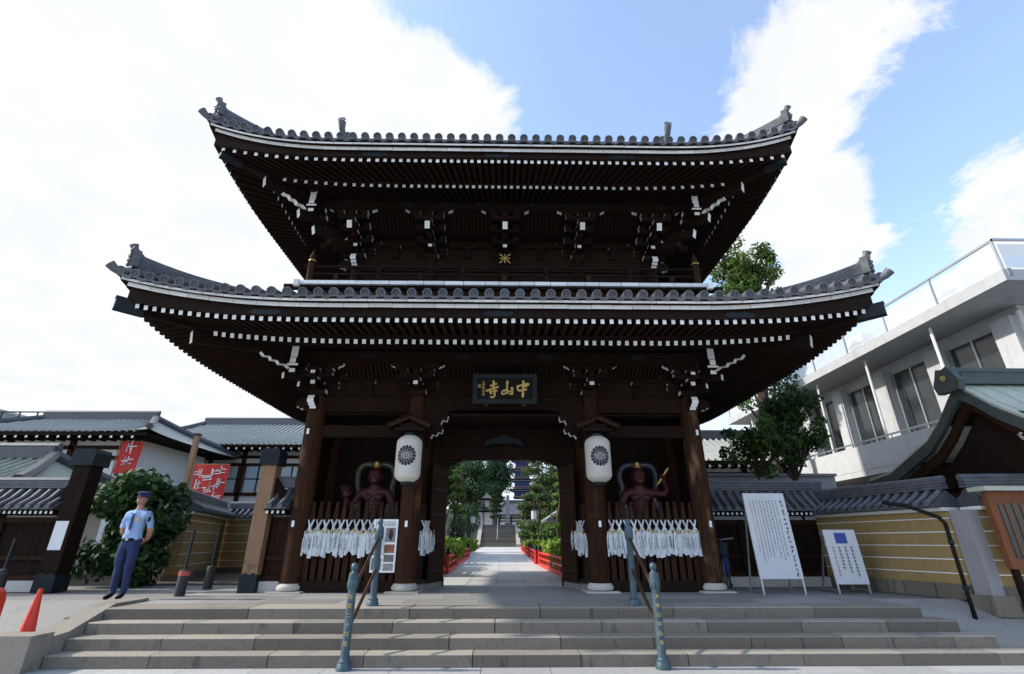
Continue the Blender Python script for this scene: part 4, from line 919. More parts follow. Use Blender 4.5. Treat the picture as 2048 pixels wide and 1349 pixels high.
# ---- handrails on the steps
def handrail(x,txt,label):
    t=thing('handrail',(x,8.2,-.6),label,'handrail','bronze handrails on the steps')
    def post(y,z0,h,r_):
        prof=[(r_*1.75,0),(r_*1.75,.03),(r_*1.55,.05),(r_*1.45,.085),(r_*1.12,.11),(r_*1.0,.14),(r_*.96,h-.30),(r_*1.05,h-.295),(r_*1.22,h-.285),(r_*1.25,h-.20),(r_*1.10,h-.135),(r_*.62,h-.115),(r_*.58,h-.10),(r_*.75,h-.09),(r_*.86,h-.055),(r_*.74,h-.02),(r_*.35,h-.002),(.003,h)]
        mb=MB(); mb.lathe(prof,(x,y,z0),20); p=mb.build('post','patina',t,smooth=45)
        mb=MB()
        for k in range(9):     # hanging leaf collar
            a=2*math.pi*k/9; M=Matrix.Translation((x,y,z0+h-.26))@Matrix.Rotation(a,4,'Z'); q=r_*1.24
            mb.add([(q*math.cos(u),q*math.sin(u),z) for u,z in ((-.30,.06),(.30,.06),(.28,-.03),(0,-.09),(-.28,-.03))]+[(q*1.06,0,.0)],[(0,1,5),(1,2,5),(2,3,5),(3,4,5),(4,0,5)],0,M)
        mb.build('leaf_collar','patina',p)
        mb=MB(); mb.lathe([(r_*1.47,.085),(r_*1.5,.095),(r_*1.2,.105)],(x,y,z0),20); mb.build('foot_ring','patina',p,smooth=45)
        return p
    post(8.78,0.001,1.29,.054); ps=post(7.52,-.599,1.26,.057)
    for (z0,z1) in ((.97,.30),(.50,-.13)):
        mb=MB(); mb.tube([(x,8.74,z0),(x,7.56,z1)],.025,10); mb.build('rail','bronze',t,smooth=60)
    mb=fontmesh(txt,.062,'goldpaint',.003,True,1.75); q=7.52-.057
    for i,v in enumerate(mb.v): mb.v[i]=v
    place('inscription',mb.mesh('inscription','goldpaint'),M=Matrix.Translation((x,q+.001,.22))@MX,parent=ps)
handrail(-2.05,'西国二十四番','blue-green handrail with lettered post on the left of the steps')
handrail(2.10,'大本山中山寺','blue-green handrail with lettered post on the right of the steps')
# ================================================================ VEGETATION HELPERS
def leaf_cloud(clumps,size,nm=3,asp=1.7,flat=.0,droop=0):
    "clumps: (centre, radii, count). Leaf-sized rhombs through the outer volume of every clump"
    V=[];F=[];Mi=[]
    for c,r_,cnt in clumps:
        base=rnd.randrange(nm)
        for _ in range(cnt):
            while True:
                d=Vector((rnd.uniform(-1,1),rnd.uniform(-1,1),rnd.uniform(-1,1)))
                if .05<d.length<1: break
            d.normalize(); q=rnd.uniform(.25,1)**.5
            k=1+.22*noise.noise(d*2.3+Vector(c))
            p=Vector((c[0]+d.x*r_[0]*q*k,c[1]+d.y*r_[1]*q*k,c[2]+d.z*r_[2]*q*k))
            nn=(d+Vector((rnd.gauss(0,.55),rnd.gauss(0,.55),rnd.gauss(.25,.45)))).normalized()
            t=nn.cross(Vector((rnd.gauss(0,1),rnd.gauss(0,1),rnd.gauss(0,1)-droop))).normalized(); b=nn.cross(t)
            s=size*rnd.uniform(.6,1.35); k0=len(V)
            V+= [tuple(p+t*s*asp*.5),tuple(p+b*s*.5-t*s*.1),tuple(p-t*s*asp*.5),tuple(p-b*s*.5-t*s*.1)]
            F.append((k0,k0+1,k0+2,k0+3)); Mi.append(base if rnd.random()<.6 else rnd.randrange(nm))
    mb=MB(); mb.v=V;mb.f=F;mb.m=Mi; return mb
def limbs(base,top,r0,targets,crook=.1):
    mb=MB(); b=Vector(base);t=Vector(top); pts=[]
    for i in range(7):
        u=i/6; p=b.lerp(t,u)+Vector((crook*math.sin(u*5+b.x),crook*math.cos(u*4+b.y)-crook,0))*u; pts.append(p)
    mb.tube(pts,[r0*(1.25-.35*min(1,i*3)-.1*i) for i in range(7)],9)
    for q in targets:
        q=Vector(q); u=min(.95,max(.15,(q.z-b.z)/(t.z-b.z+.001)-.12)); a=pts[min(5,int(u*6))]; m=a.lerp(q,.55)+Vector((0,0,.06*(q-a).length))
        mb.tube([a,m,q],[r0*.42,r0*.28,r0*.1],6)
    return mb
def tree(name,base,top,r0,clumps,size,mats,label,cat='tree',group=None,asp=1.7,crook=.1,leafname='crown'):
    t=thing(name,base,label,cat,group)
    limbs(base,top,r0,[c for c,_,_ in clumps],crook).build('trunk','bark',t,smooth=60)
    leaf_cloud(clumps,size,len(mats),asp).build(leafname,mats,t); return t
def scatter(c,rad,n,cr,cnt):
    out=[]
    for _ in range(n):
        d=Vector((rnd.gauss(0,1),rnd.gauss(0,1),rnd.gauss(0,1))).normalized()*rnd.uniform(.3,1.08)
        k=rnd.uniform(.5,1.4); out.append(((c[0]+d.x*rad[0],c[1]+d.y*rad[1],c[2]+d.z*rad[2]),(cr*k,cr*k,cr*k*.8),int(cnt*k*k)))
    return out
# ================================================================ TILED COPING AND WALLS
def coping(par,p,q,ze,zr,hw,pitch=.2,m='tile',ridge=True,both=True):
    p=Vector((p[0],p[1],0)); q=Vector((q[0],q[1],0)); d=(q-p); ln=d.length; d.normalize(); n=Vector((d.y,-d.x,0))
    mb=MB(); 
    vs=[]
    for a in (p,q):
        for off,z in ((hw,ze),(hw,ze-.03),(-hw,ze-.03),(-hw,ze),(-hw*.45,ze+(zr-ze)*.42),(0,zr),(hw*.45,ze+(zr-ze)*.42)): vs.append(tuple(a+n*off+Vector((0,0,z))))
    mb.add(vs,[tuple(range(7)),tuple(range(13,6,-1))]+[(i,i+7,(i+1)%7+7,(i+1)%7) for i in range(7)]); mb.build('roof_bed','tiledark',par)
    mb=MB(); prof=[(hw+.01,ze+.035),(hw*.45,ze+(zr-ze)*.42+.04),(0.0,zr+.03)]
    mb.tube([(0,-a,z) for a,z in prof],.048,8); mb.lathe([(.056,-.012),(.056,.014),(.04,.014)],n=10,M=Matrix.Translation((0,-hw-.012,ze+.032))@Matrix.Rotation(R(90),4,'X')); me=mb.mesh('tile_row',m,50)
    k=max(2,int(ln/pitch)); ang=math.atan2(d.y,d.x)
    for i in range(k):
        c=p+d*(ln*(i+.5)/k); place('tile_row',me,loc=c,rot=(0,0,ang),parent=par)
        if both: place('tile_row',me,loc=c,rot=(0,0,ang+math.pi),parent=par)
    if ridge:
        mb=MB()
        for j in range(3): a=p+Vector((0,0,zr+.05+.05*j)); b=q+Vector((0,0,zr+.05+.05*j)); mb.bar(a,b,.17-.02*j,.04)
        mb.tube([p-d*.02+Vector((0,0,zr+.205)),q+d*.02+Vector((0,0,zr+.205))],.06,8); mb.build('ridge',m,par,smooth=40)
def plaster_wall(p,q,h,label,zb=0,th=.26,ze=None,stones=.2,ends=True,name='plaster_wall',lines=5,hw=.42):
    t=thing(name,((p[0]+q[0])/2,(p[1]+q[1])/2,zb),label,'wall')
    mb=MB(); mb.bar((*p,zb+(h+stones)/2),(*q,zb+(h+stones)/2),th,h-stones); mb.build('wall_face','plaster',t)
    d=(Vector(q)-Vector(p)); ln=d.length; k=max(1,int(ln/.55)); 
    for i in range(k):
        a=Vector(p)+d*(i/k+.004); b=Vector(p)+d*((i+1)/k-.004); mb=MB(); mb.bar((a.x,a.y,zb+stones/2),(b.x,b.y,zb+stones/2),th+.08+rnd.uniform(0,.01),stones); mb.build('base_stone','graniteface',t)
    for j in range(lines):
        zz=zb+stones+(h-stones)*(j+.75)/(lines+.3); mb=MB(); mb.bar((*p,zz),(*q,zz),th+.012,.016); mb.build('white_line','whiteclean',t)
    mb=MB(); mb.bar((*p,zb+h+.03),(*q,zb+h+.03),th+.2,.06); mb.build('cornice','plasterwhite',t)
    coping(t,p,q,zb+h+.10,zb+h+.36,hw); return t
def wing_wall(x0,x1,y,label,ze=1.58,zr=1.98):
    t=thing('wing_wall',((x0+x1)/2,y,0),label,'wall')
    k=max(1,int(abs(x1-x0)/.9)); 
    for i in range(k):
        a=x0+(x1-x0)*i/k; b=x0+(x1-x0)*(i+1)/k; mb=MB(); mb.box(((a+b)/2,y,.10),(abs(b-a)-.008,.34,.2)); mb.build('base_stone','granitewhite',t)
    for zz,h in ((.25,.09),(.62,.07),(1.36,.10)): mb=MB(); mb.box(((x0+x1)/2,y,zz),(abs(x1-x0),.14,h)); mb.build('rail','woodmid',t)
    k=max(3,int(abs(x1-x0)/.135)); st=(x1-x0)/k
    for i in range(k):
        mb=MB(); mb.box((x0+st*(i+.5),y+rnd.uniform(0,.01),.83),(abs(st)-.006,.04,1.1)); mb.build('plank','wood' if abs(x1-x0)>1 else 'woodmid',t)
    for xx in (x0,x1) if abs(x1-x0)<1 else [x0+(x1-x0)*i/3 for i in range(4)]: mb=MB(); mb.box((xx,y,.8),(.11,.16,1.2)); mb.build('post','wood',t)
    k=max(4,int(abs(x1-x0)/.105))
    for i in range(k):
        mb=MB(); mb.box((x0+(x1-x0)*(i+.5)/k,y,ze-.085),(.05,.78,.055),[0,0,1,0,1,0]); mb.build('rafter',['wood','white'],t)
    mb=MB(); mb.box(((x0+x1)/2,y,ze-.045),(abs(x1-x0),.86,.02)); mb.build('eave_board','wood',t)
    coping(t,(x0,y),(x1,y),ze,zr,.46); return t
wing_wall(-4.90,-4.46,11.12,'short wooden wing wall with tiled coping joining the gate on the left')
wing_wall(-13.2,-9.35,11.35,'wooden wall with tiled roof at the far left behind the cone')
wing_wall(4.50,7.75,12.35,'dark wooden wing wall with tiled roof right of the gate',1.62,2.05)
plaster_wall((7.55,12.3),(8.22,9.35),1.45,'yellow plaster wall with five white lines behind the small sign',zb=0,stones=.24)
plaster_wall((8.33,9.10),(9.45,9.0),1.45,'short yellow plaster wall with white lines beside the copper-roofed gate',zb=0,stones=.24)
tp=thing('wall_pillar',(8.2,9.14,-.1),'grey stone pillar dividing the yellow walls on the right','pillar'); mb=MB(); mb.box((8.22,9.14,.65),(.24,.34,1.6)); mb.build('shaft','concretedk',tp); mb=MB(); mb.box((8.22,9.14,-.05),(.40,.5,.3)); mb.build('plinth','graniteface',tp)
plaster_wall((-8.45,13.9),(-9.7,18.2),1.62,'yellow plaster wall receding behind the guard, left of the passage',stones=.15)
plaster_wall((-9.6,18.4),(-4.9,18.4),1.62,'yellow plaster wall crossing behind the left passage',stones=.15)
dp=thing('drain_pipe',(7.62,8.9,-.25),'black drain pipe standing in front of the yellow wall','pipe'); mb=MB(); mb.tube([(7.62,8.9,-.3),(7.62,8.9,1.22),(7.56,8.92,1.32),(7.2,9.1,1.52),(7.0,9.4,1.6)],.035,8); mb.build('pipe','black',dp,smooth=60)
for zz in (.2,.9): mb=MB(); mb.lathe([(.045,zz),(.045,zz+.05)],(7.62,8.9,0),10); mb.build('clamp','iron',dp)
# ---- side-entrance pillars
def pillar(x,y,s,label,paper,m):
    t=thing('entrance_pillar',(x,y,0),label,'pillar','wooden pillars of the left side entrance')
    mb=MB(); mb.box((x,y,1.38),(s,s,2.14)); mb.build('post',m,t)
    mb=MB(); mb.prism([(-s*.56,0),(s*.56,0),(s*.56,.30),(s*.3,.36),(0,.32),(-s*.3,.36),(-s*.56,.30)],-s*.56,s*.56,M=Matrix.Translation((x,y,.002))); mb.build('iron_shoe','iron',t)
    mb=MB(); mb.prism([(-s*.68,2.45),(s*.68,2.45),(s*.68,2.72),(s*.55,2.80),(-s*.55,2.80),(-s*.68,2.72)],-s*.68,s*.68,M=Matrix.Translation((x,y,0))); mb.build('cap','iron',t)
    mb=MB(); sg=-1 if paper else 1; mb.prism([(0,1.5),(sg*.62,1.5),(sg*.62,1.62),(sg*.52,1.66),(sg*.3,1.78),(sg*.12,2.05),(0,2.2)],-.05,.05,M=Matrix.Translation((x+sg*s/2,y,0)),mi=0,emi={1:1}); mb.build('side_bracket',['wood','white'],t)
    if paper: mb=MB(); mb.box((x-.02,y-s/2-.008,1.05),(.26,.012,.55)); mb.build('notice','whiteclean',t)
pillar(-5.02,10.98,.30,'pale brown wooden pillar with black iron cap beside the gate',False,'woodpale')
pillar(-9.08,11.15,.36,'dark wooden pillar with iron cap and white notice at the far left',True,'wood')
# ---- shrub behind the guard
cl=scatter((-8.75,12.75,1.25),(1.05,.8,1.05),44,.34,190)+[((-8.9,12.6,2.25),(.7,.5,.35),420),((-9.5,12.7,1.9),(.5,.5,.5),260),((-7.95,12.6,1.5),(.45,.5,.6),260),((-8.3,12.4,.6),(.7,.4,.5),260),((-9.2,12.4,.6),(.7,.4,.5),260)]
tree('broadleaf_shrub',(-8.8,12.8,0),(-8.8,12.8,1.9),.07,cl,.105,['leafb','leafdk2','leafdark'],'large dark green broadleaf shrub behind the guard','shrub')
# ---- guard
def person():
    t=thing('person',(-6.75,9.75,0),'guard in light blue shirt, navy trousers and cap standing left of the steps','person')
    X,Y=-6.75,9.75; P=lambda x,y,z:(X+x,Y+y,z)
    J=[(P(0,0,.94),(.155,.115)),(P(0,0,1.08),(.150,.115)),(P(0,.0,1.24),(.165,.12)),(P(0,.0,1.38),(.165,.11)),(P(0,.01,1.46),(.085,.075)),(P(0,.0,1.53),(.055,.055)),(P(0,-.01,1.60),(.055,.055))]
    E_=[(0,1),(1,2),(2,3),(3,4),(4,5),(5,6)]
    def ch(st,pts):
        k=st
        for p,r_ in pts: J.append((P(*p),r_)); E_.append((k,len(J)-1)); k=len(J)-1
    for s in (-1,1):
        ch(3,[((s*.17,.01,1.40),.072),((s*.225,.03,1.28),.062),((s*.255,.06,1.12),.055),((s*.20,.12,1.00),.045),((s*.10,.155,.93),.036)])
        ch(0,[((s*.085,0,.84),.105),((s*.092,-.01,.68),.088),((s*.092,-.01,.48),.072),((s*.092,.01,.28),.060),((s*.092,.015,.09),.052),((s*.10,-.06,.045),.042),((s*.108,-.14,.036),.036)])
    v,f=skin(J,E_,3)
    v=[tuple(Vector(q)+noise.noise_vector(Vector((q[0]*11,q[1]*11,q[2]*(15 if q[2]>.95 else 9))))*(.013 if .12<q[2]<1.46 else 0)) for q in v]
    mb=MB(); mb.add(v,f)
    for i,fc in enumerate(mb.f):
        c=sum((Vector(mb.v[q]) for q in fc),Vector())/len(fc); z=c.z; dx=abs(c.x-X); dy=c.y-Y
        if z>1.475 and dx<.1: m=3
        elif z<.10 : m=2
        elif dy>.06 and z<1.17 and z>.85 and not (dx<.13 and dy<.10): m=3
        elif dx>.19 and z<1.16: m=3
        elif z<.965: m=1
        else: m=0
        mb.m[i]=m
    sphere_head(mb,P(0,-.015,1.655),.074,.092,.112,3,lambda d:face(d,.8),n=20,mm=16)
    for s in (-1,1):
        sphere_head(mb,P(s*.076,.0,1.65),.012,.022,.03,3,lambda d:0,n=8,mm=6); sphere_head(mb,P(s*.028,-.098,1.668),.010,.006,.006,4,lambda d:0,n=8,mm=6)
        # hand clasped behind the back
        w=Vector(P(s*.07,.165,.915)); sphere_head(mb,w,.042,.022,.045,3,lambda d:0,n=10,mm=6)
        for k in range(4): b=w+Vector((-s*.03,.008,-.03+.019*k)); mb.tube([b,b+Vector((-s*.035,.012,-.012)),b+Vector((-s*.055,.004,-.03))],[.010,.0095,.007],6,3)
        b=w+Vector((0,.0,.035)); mb.tube([b,b+Vector((-s*.03,.012,.015)),b+Vector((-s*.05,.012,.0))],[.011,.010,.008],6,3)
    mb.tube([P(-.022,-.104,1.598),P(0,-.110,1.600),P(.022,-.104,1.598)],.005,5,4)
    mb.build('body',['shirt','navy','black','skin','ink'],t,smooth=60)
    mb=MB(); mb.lathe([(.074,1.690),(.082,1.70),(.083,1.735),(.088,1.75),(.105,1.765),(.100,1.785),(.06,1.80),(.005,1.803)],P(0,.0,0),18,sy=1.15); mb.prism([(-.075,-.07),(-.055,-.125),(0,-.148),(.055,-.125),(.075,-.07)],1.697,1.705,'z',M=Matrix.Translation((X,Y,0))); mb.build('cap','navy',t,smooth=50)
    mb=MB(); mb.grid(lambda u,w_:P(.081*math.cos(-.25+3.64*u),.012+.092*math.sin(-.25+3.64*u),1.605+.09*w_+.03*(1-w_)*abs(2*u-1)),16,4); mb.build('hair','ink',t,smooth=50)
    mb=MB(); mb.lathe([(.158,.945),(.164,.95),(.164,.985),(.158,.99)],P(0,0,0),24,sy=.78); bl=mb.build('belt','black',t,smooth=50); mb=MB(); mb.box(P(0,-.13,.967),(.05,.012,.035)); mb.build('buckle','metal',bl)
    mb=MB(); mb.box(P(.085,-.115,1.30),(.07,.012,.05)); mb.box(P(-.085,-.115,1.30),(.085,.010,.09),1); mb.build('pocket_badge',['goldpaint','shirt'],t)
    mb=MB(); sphere_head(mb,P(.232,-.02,1.31),.02,.045,.05,0,lambda d:0,n=10,mm=6); mb.build('sleeve_patch','ink',t)
    mb=MB(); mb.add([P(-.05,-.075,1.475),P(0,-.105,1.44),P(.05,-.075,1.475),P(.07,-.088,1.43),P(0,-.118,1.40),P(-.07,-.088,1.43)],[(0,1,4,5),(1,2,3,4)]); mb.add([P(-.018,-.120,1.41),P(.018,-.120,1.41),P(.025,-.133,1.15),P(0,-.133,1.11),P(-.025,-.133,1.15)],[(0,1,2,3,4)],1); mb.build('collar',['shirt','navy'],t)
person()
# ---- cone, barrier, pole stands
t=thing('traffic_cone',(-6.88,8.3,-.40),'red traffic cone beside the stair cheek block','cone')
mb=MB(); mb.box((-6.88,8.3,-.385),(.29,.29,.05)); mb.build('base','signwhite',t); mb=MB(); mb.lathe([(.11,-.40),(.10,-.37),(.03,.22),(.025,.24),(.01,.24)],(-6.88,8.3,.04),20); mb.build('cone_body','cone',t,smooth=50)
t=thing('barrier_post',(-7.0,7.75,-.6),'red round-topped plastic barrier at the left picture edge','barrier')
mb=MB(); mb.prism([(-.15,-.60),(.15,-.60),(.13,.18),(.10,.28),(.045,.325),(-.045,.325),(-.10,.28),(-.13,.18)],-.08,.08,M=Matrix.Translation((-7.1,7.8,0))); mb.build('barrier_body','cone',t); mb=MB(); mb.box((-7.02,7.75,-.575),(.52,.40,.05)); mb.build('foot','rubber',t); mb=MB(); mb.box((-6.75,7.9,-.30),(.35,.03,.03)); mb.build('bar','red',t)
def stand(x,y,label,h=1.15,band=True):
    t=thing('pole_stand',(x,y,0),label,'pole','black pole stands'); mb=MB(); mb.lathe([(.09,.001),(.09,.42),(.075,.44),(.03,.45)],(x,y,0),16); mb.build('weighted_base','rubber',t,smooth=40)
    mb=MB(); mb.tube([(x,y,.44),(x,y,h)],.028,8); mb.build('pole','iron',t)
    if band: mb=MB(); mb.lathe([(.093,.34),(.093,.42)],(x,y,0),16); mb.build('red_band','inkred',t)
stand(-5.98,10.3,'black pole stand with red band between guard and gate pillar'); stand(-6.35,11.9,'farther black pole stand behind the red-banded one',1.2,False); stand(-9.6,10.6,'black pole stand in front of the wall at the far left',1.0,False)
# ---- sign boards
def signboard(x0,x1,y,z0,z1,label,big):
    t=thing('sign_board',((x0+x1)/2,y,0),label,'sign','white standing sign boards right of the gate'); tilt=R(-5)
    T=Matrix.Translation((0,y,0))@Matrix.Rotation(tilt,4,'X')
    mb=MB(); mb.box(((x0+x1)/2,0,(z0+z1)/2),(x1-x0,.03,z1-z0)); place('panel',mb.mesh('panel','signwhite'),M=T,parent=t)
    for xx in (x0+.02,x1-.02):
        mb=MB(); mb.box((xx,.02,(z1)/2),(.03,.03,z1)); place('leg',mb.mesh('leg','metal'),M=T,parent=t)
        mb=MB(); mb.bar((xx,y+.55,0.01),(xx,y+.16,z1*.9),.03,.03); mb.build('leg','metal',t)
        mb=MB(); mb.bar((xx,y+.0,.05),(xx,y+.53,.05),.025,.025); mb.build('brace','metal',t)
    mb=MB(); w=x1-x0; h=z1-z0
    if big:
        for k in range(17):
            for j in range(4):
                v_=rnd.random()<.5; mb.box((x1-.09+rnd.uniform(-.018,.018),-.018,z1-.165-k*.085+rnd.uniform(-.025,.025)),((.010,.004,rnd.uniform(.02,.05)) if v_ else (rnd.uniform(.02,.05),.004,.010)))
        cols=9
        for c_ in range(cols):
            x=x1-.20-c_*.066; z=z1-.16; m=1 if c_ in (6,8) else 0
            while z>z0+.2+.3*rnd.random(): hh=rnd.uniform(.015,.03); mb.box((x,-.018,z),(.026*rnd.uniform(.6,1),.004,hh*.55),m); z-=hh+.012
    else:
        mb.box(((x0+x1)/2,-.018,z1-.16),(.24,.004,.20),2)
        for c_ in range(4):
            x=x1-.16-c_*.125; z=z1-.33; m=1 if c_==3 else 0
            while z>z0+.1+.2*rnd.random(): mb.box((x+rnd.uniform(-.008,.008),-.018,z),(.05*rnd.uniform(.5,1),.004,.014),m); mb.box((x,-.018,z-.022),(.014,.004,.03),m); z-=.062
    place('lettering',mb.mesh('lettering',['ink','inkred','inkblue']),M=T,parent=t,kind='stuff')
signboard(4.94,5.78,10.35,.27,1.86,'tall white sign board with columns of writing, next to the gate',True)
signboard(6.55,7.20,10.6,.16,1.16,'small white sign board with a blue square, before the yellow wall',False)
# ---- bicycle behind the right column
def bicycle(x,y,ang):
    t=thing('bicycle',(x,y,0),'parked bicycle half hidden behind the right gate column','bicycle'); T=Matrix.Translation((x,y,0))@Matrix.Rotation(ang,4,'Z')
    for k,u in enumerate((-.52,.52)):
        mb=MB(); pts=[T@Vector((u+.31*math.cos(a),0,.33+.31*math.sin(a))) for a in [2*math.pi*i/28 for i in range(29)]]; mb.tube(pts,.018,6,cap=False,up=tuple(T.to_3x3()@Vector((0,1,0)))); wl=mb.build('wheel','rubber',t,smooth=60)
        mb=MB()
        for i in range(10): a=i*math.pi/5; mb.tube([T@Vector((u,0,.33)),T@Vector((u+.3*math.cos(a),0,.33+.3*math.sin(a)))],.003,4)
        mb.build('spokes','metal',wl)
    mb=MB(); L_=lambda *p:[T@Vector(q) for q in p]
    for pr in (((-.52,0,.33),(-.1,0,.30)),((-.1,0,.30),(-.22,0,.78)),((-.1,0,.30),(.38,0,.72)),((-.2,0,.68),(.36,0,.80)),((-.52,0,.33),(-.2,0,.68)),((.52,0,.33),(.36,0,.95))): mb.tube(L_(*pr),.016,6)
    mb.build('bike_frame','inkblue',t); mb=MB(); mb.tube(L_((.30,-.25,1.0),(.36,0,.97),(.30,.25,1.0)),.013,6); mb.build('handlebar','metal',t)
    mb=MB(); mb.prism([(-.34,-.08),(-.1,-.02),(-.1,.02),(-.34,.08)],.79,.85,'z',M=T); mb.build('saddle','black',t)
    mb=MB(); mb.box((.60,0,.80),(.28,.30,.22),0,T,.8); mb.build('basket','iron',t)
bicycle(4.84,11.62,R(62+180))
# ================================================================ BUILDINGS LEFT AND RIGHT
def hall(name,x0,x1,y0,y1,ze,zr,over,label,hip=True,zb=0,roofm='tile',bays=8,wm='plasterwhite',win=True,hipx=None):
    t=thing(name,((x0+x1)/2,(y0+y1)/2,zb),label,'building'); yc=(y0+y1)/2
    X0,X1,Y0,Y1=x0-over,x1+over,y0-over,y1+over; H=(Y1-Y0)/2
    mb=MB(); rx=(hipx if hipx is not None else H*.8) if hip else 0
    pr=lambda v:ze+(zr-ze)*(.75*v+.25*v*v)
    for sy in (-1,1):
        def fn(u,v): 
            a=X0+rx*v; b=X1-rx*v; cu=.12*abs(2*u-1)**4*(1-v); return (a+(b-a)*u,yc+sy*H*(1-v),pr(v)+cu)
        mb.grid(fn,16,8)
    if hip:
        for xs,sg in ((X0,1),(X1,-1)):
            def fn(u,v): return (xs+sg*rx*v,yc+(2*u-1)*H*(1-v),pr(v)+.12*abs(2*u-1)**4*(1-v))
            mb.grid(fn,10,8)
    else:
        for xs in (x0+.1,x1-.1): mb.add([(xs,Y0+over*.7,ze+.1),(xs,Y1-over*.7,ze+.1),(xs,yc,zr-.1)],[(0,1,2)],1)
    def und(u,v): return (X0+.02+(X1-X0-.04)*u,Y0+.02+(Y1-Y0-.04)*v,ze-.04)
    mb.grid(und,8,4,1); rf=mb.build('roof',[roofm,'wood'],t)
    mb=MB(); k=int((X1-X0)/.3)
    for i in range(k+1):
        x=X0+(X1-X0)*i/k; lim=1 if not hip else min(1,min(x-X0,X1-x)/rx+.001)
        if lim<.12: continue
        mb.tube([(x,yc-H*(1-v*lim)-.01,pr(v*lim)+.03) for v in (0,.33,.66,1)],.055,5)
    mb.build('tile_rows',roofm,rf,kind='stuff')
    mb=MB(); mb.bar((X0+rx*.97,yc,zr+.16),(X1-rx*.97,yc,zr+.16),.32,.34); mb.tube([(X0+rx*.95,yc,zr+.38),(X1-rx*.95,yc,zr+.38)],.10,8); mb.build('ridge','tiledark',rf)
    if hip:
        for xs,sg in ((X0,1),(X1,-1)):
            for sy in (-1,1): mb=MB(); mb.tube([(xs+sg*rx*v,yc+sy*H*(1-v),pr(v)+.12*(1-v)+.12) for v in (0,.2,.4,.6,.8,1)],.15,6); mb.build('hip_ridge','tiledark',rf)
    mb=MB(); mb.add([(X0+.03,Y0+.03,ze-.03),(X1-.03,Y0+.03,ze-.03),(X1-.03,Y0+.03,ze-.16),(X0+.03,Y0+.03,ze-.16)],[(0,1,2,3)]); mb.build('fascia','wood',rf)
    k=int((X1-X0)/.45)
    mb=MB()
    for i in range(k): x=X0+.2+(X1-X0-.4)*i/k; mb.box((x,Y0+.5,ze-.22),(.10,.9,.10),[0,0,1,0,0,0])
    mb.build('rafter_rows',['wood','plasterwhite'],rf,kind='stuff')
    mb=MB(); mb.box(((x0+x1)/2,yc,(ze+zb)/2-.05),(x1-x0,y1-y0,ze-zb-.1)); mb.build('wall',wm,t)
    for i in range(bays+1):
        x=x0+(x1-x0)*i/bays; mb=MB(); mb.box((x,y0-.04,(ze+zb)/2),(.22,.16,ze-zb-.15)); mb.build('post','woodmid',t)
        if win and i<bays:
            w=(x1-x0)/bays-.4; f=place('window',None,loc=(x+.2+w/2,y0,ze-1.9),parent=t)
            mb=MB(); mb.box((x+.2+w/2,y0-.03,ze-1.75),(w,.04,1.5)); mb.build('pane','skyglass',f)
            for xx in (x+.2,x+.2+w/2,x+.2+w): mb=MB(); mb.box((xx,y0-.06,ze-1.75),(.07,.05,1.55)); mb.build('sash','woodmid',f)
            mb=MB(); mb.box((x+.2+w/2,y0-.06,ze-1.75),(w,.05,.06)); mb.build('sash','woodmid',f)
    for zz in (ze-.5,ze-.95,ze-2.6): mb=MB(); mb.box(((x0+x1)/2,y0-.05,zz),(x1-x0,.14,.16)); mb.build('beam','woodmid',t)
    return t
hall('temple_hall',-21.0,-7.5,29.6,37,6.05,8.3,1.4,'long temple hall with grey roof and glazed windows behind the left entrance',True,bays=7,hipx=2.2,roofm='tilepale')
hall('temple_hall',-25.0,-16.6,22.6,28,5.35,6.75,1.2,'white-walled temple hall with grey hipped roof at the left',True,bays=3,win=False,hipx=2.6,roofm='tilepale')
t=hall('small_hall',-17.5,-12.9,13.6,17.0,2.1,3.25,.9,'low building with pale green copper roof at the far left',True,roofm='copper',bays=2,win=False,hipx=1.6)
t=thing('apartment_block',(-48,44,0),'plain grey concrete block at the far left edge','building')
mb=MB(); mb.box((-52,46,5.6),(18,10,11.2)); mb.build('wall','concretedk',t); mb=MB(); mb.box((-52,46,11.3),(18.2,10.2,.2)); mb.build('roof','concrete',t)
for i in range(5):
    for j in range(3): mb=MB(); mb.box((-59+i*3.4,40.97,2+j*3.1),(1.4,.06,1.5)); mb.build('window','winglass',t)
t=thing('flat_roof_block',(-33,34,0),'low flat-roofed block with rooftop railing behind the white-walled hall','building')
mb=MB(); mb.box((-33,40,4.4),(11,8,8.8)); mb.build('wall','concretedk',t)
for i in range(9): mb=MB(); mb.box((-38.3+i*1.3,36.1,9.3),(.07,.07,1.0)); mb.build('railing_post','iron',t)
mb=MB(); mb.box((-33,36.1,9.8),(10.9,.08,.08)); mb.build('railing','iron',t)
# banners
def banner(x,y,z0,z1,w,label,marks):
    t=thing('banner',(x,y,0),label,'banner','red banners at the left'); mb=MB()
    mb.grid(lambda u,v:(x+(u-.5)*w,y+.05*math.sin(u*5+v*3),z0+(z1-z0)*v),8,12); cl_=mb.build('cloth','bannerred',t,smooth=60)
    mb=MB()
    for (dx,dz,s) in marks:
        for k in range(6):
            a=rnd.choice((0,math.pi/2,.12,1.5)); c=Vector((x+dx*w,y-.06,z0+(z1-z0)*dz)); d=Vector((math.cos(a),0,math.sin(a)))*s*w*rnd.uniform(.6,1.1); o_=Vector((rnd.uniform(-.8,.8)*s*w,0,rnd.uniform(-.8,.8)*s*w)); mb.bar(c-d+o_,c+d+o_,.01,.20*s*w)
    mb.build('white_mark','whiteclean',cl_)
    mb=MB(); mb.tube([(x-w/2-.04,y+.02,0),(x-w/2-.04,y+.02,z1+.1)],.025,6); mb.tube([(x-w/2-.04,y+.02,z1+.02),(x+w/2,y+.02,z1+.02)],.015,6); mb.build('pole','woodpale',t)
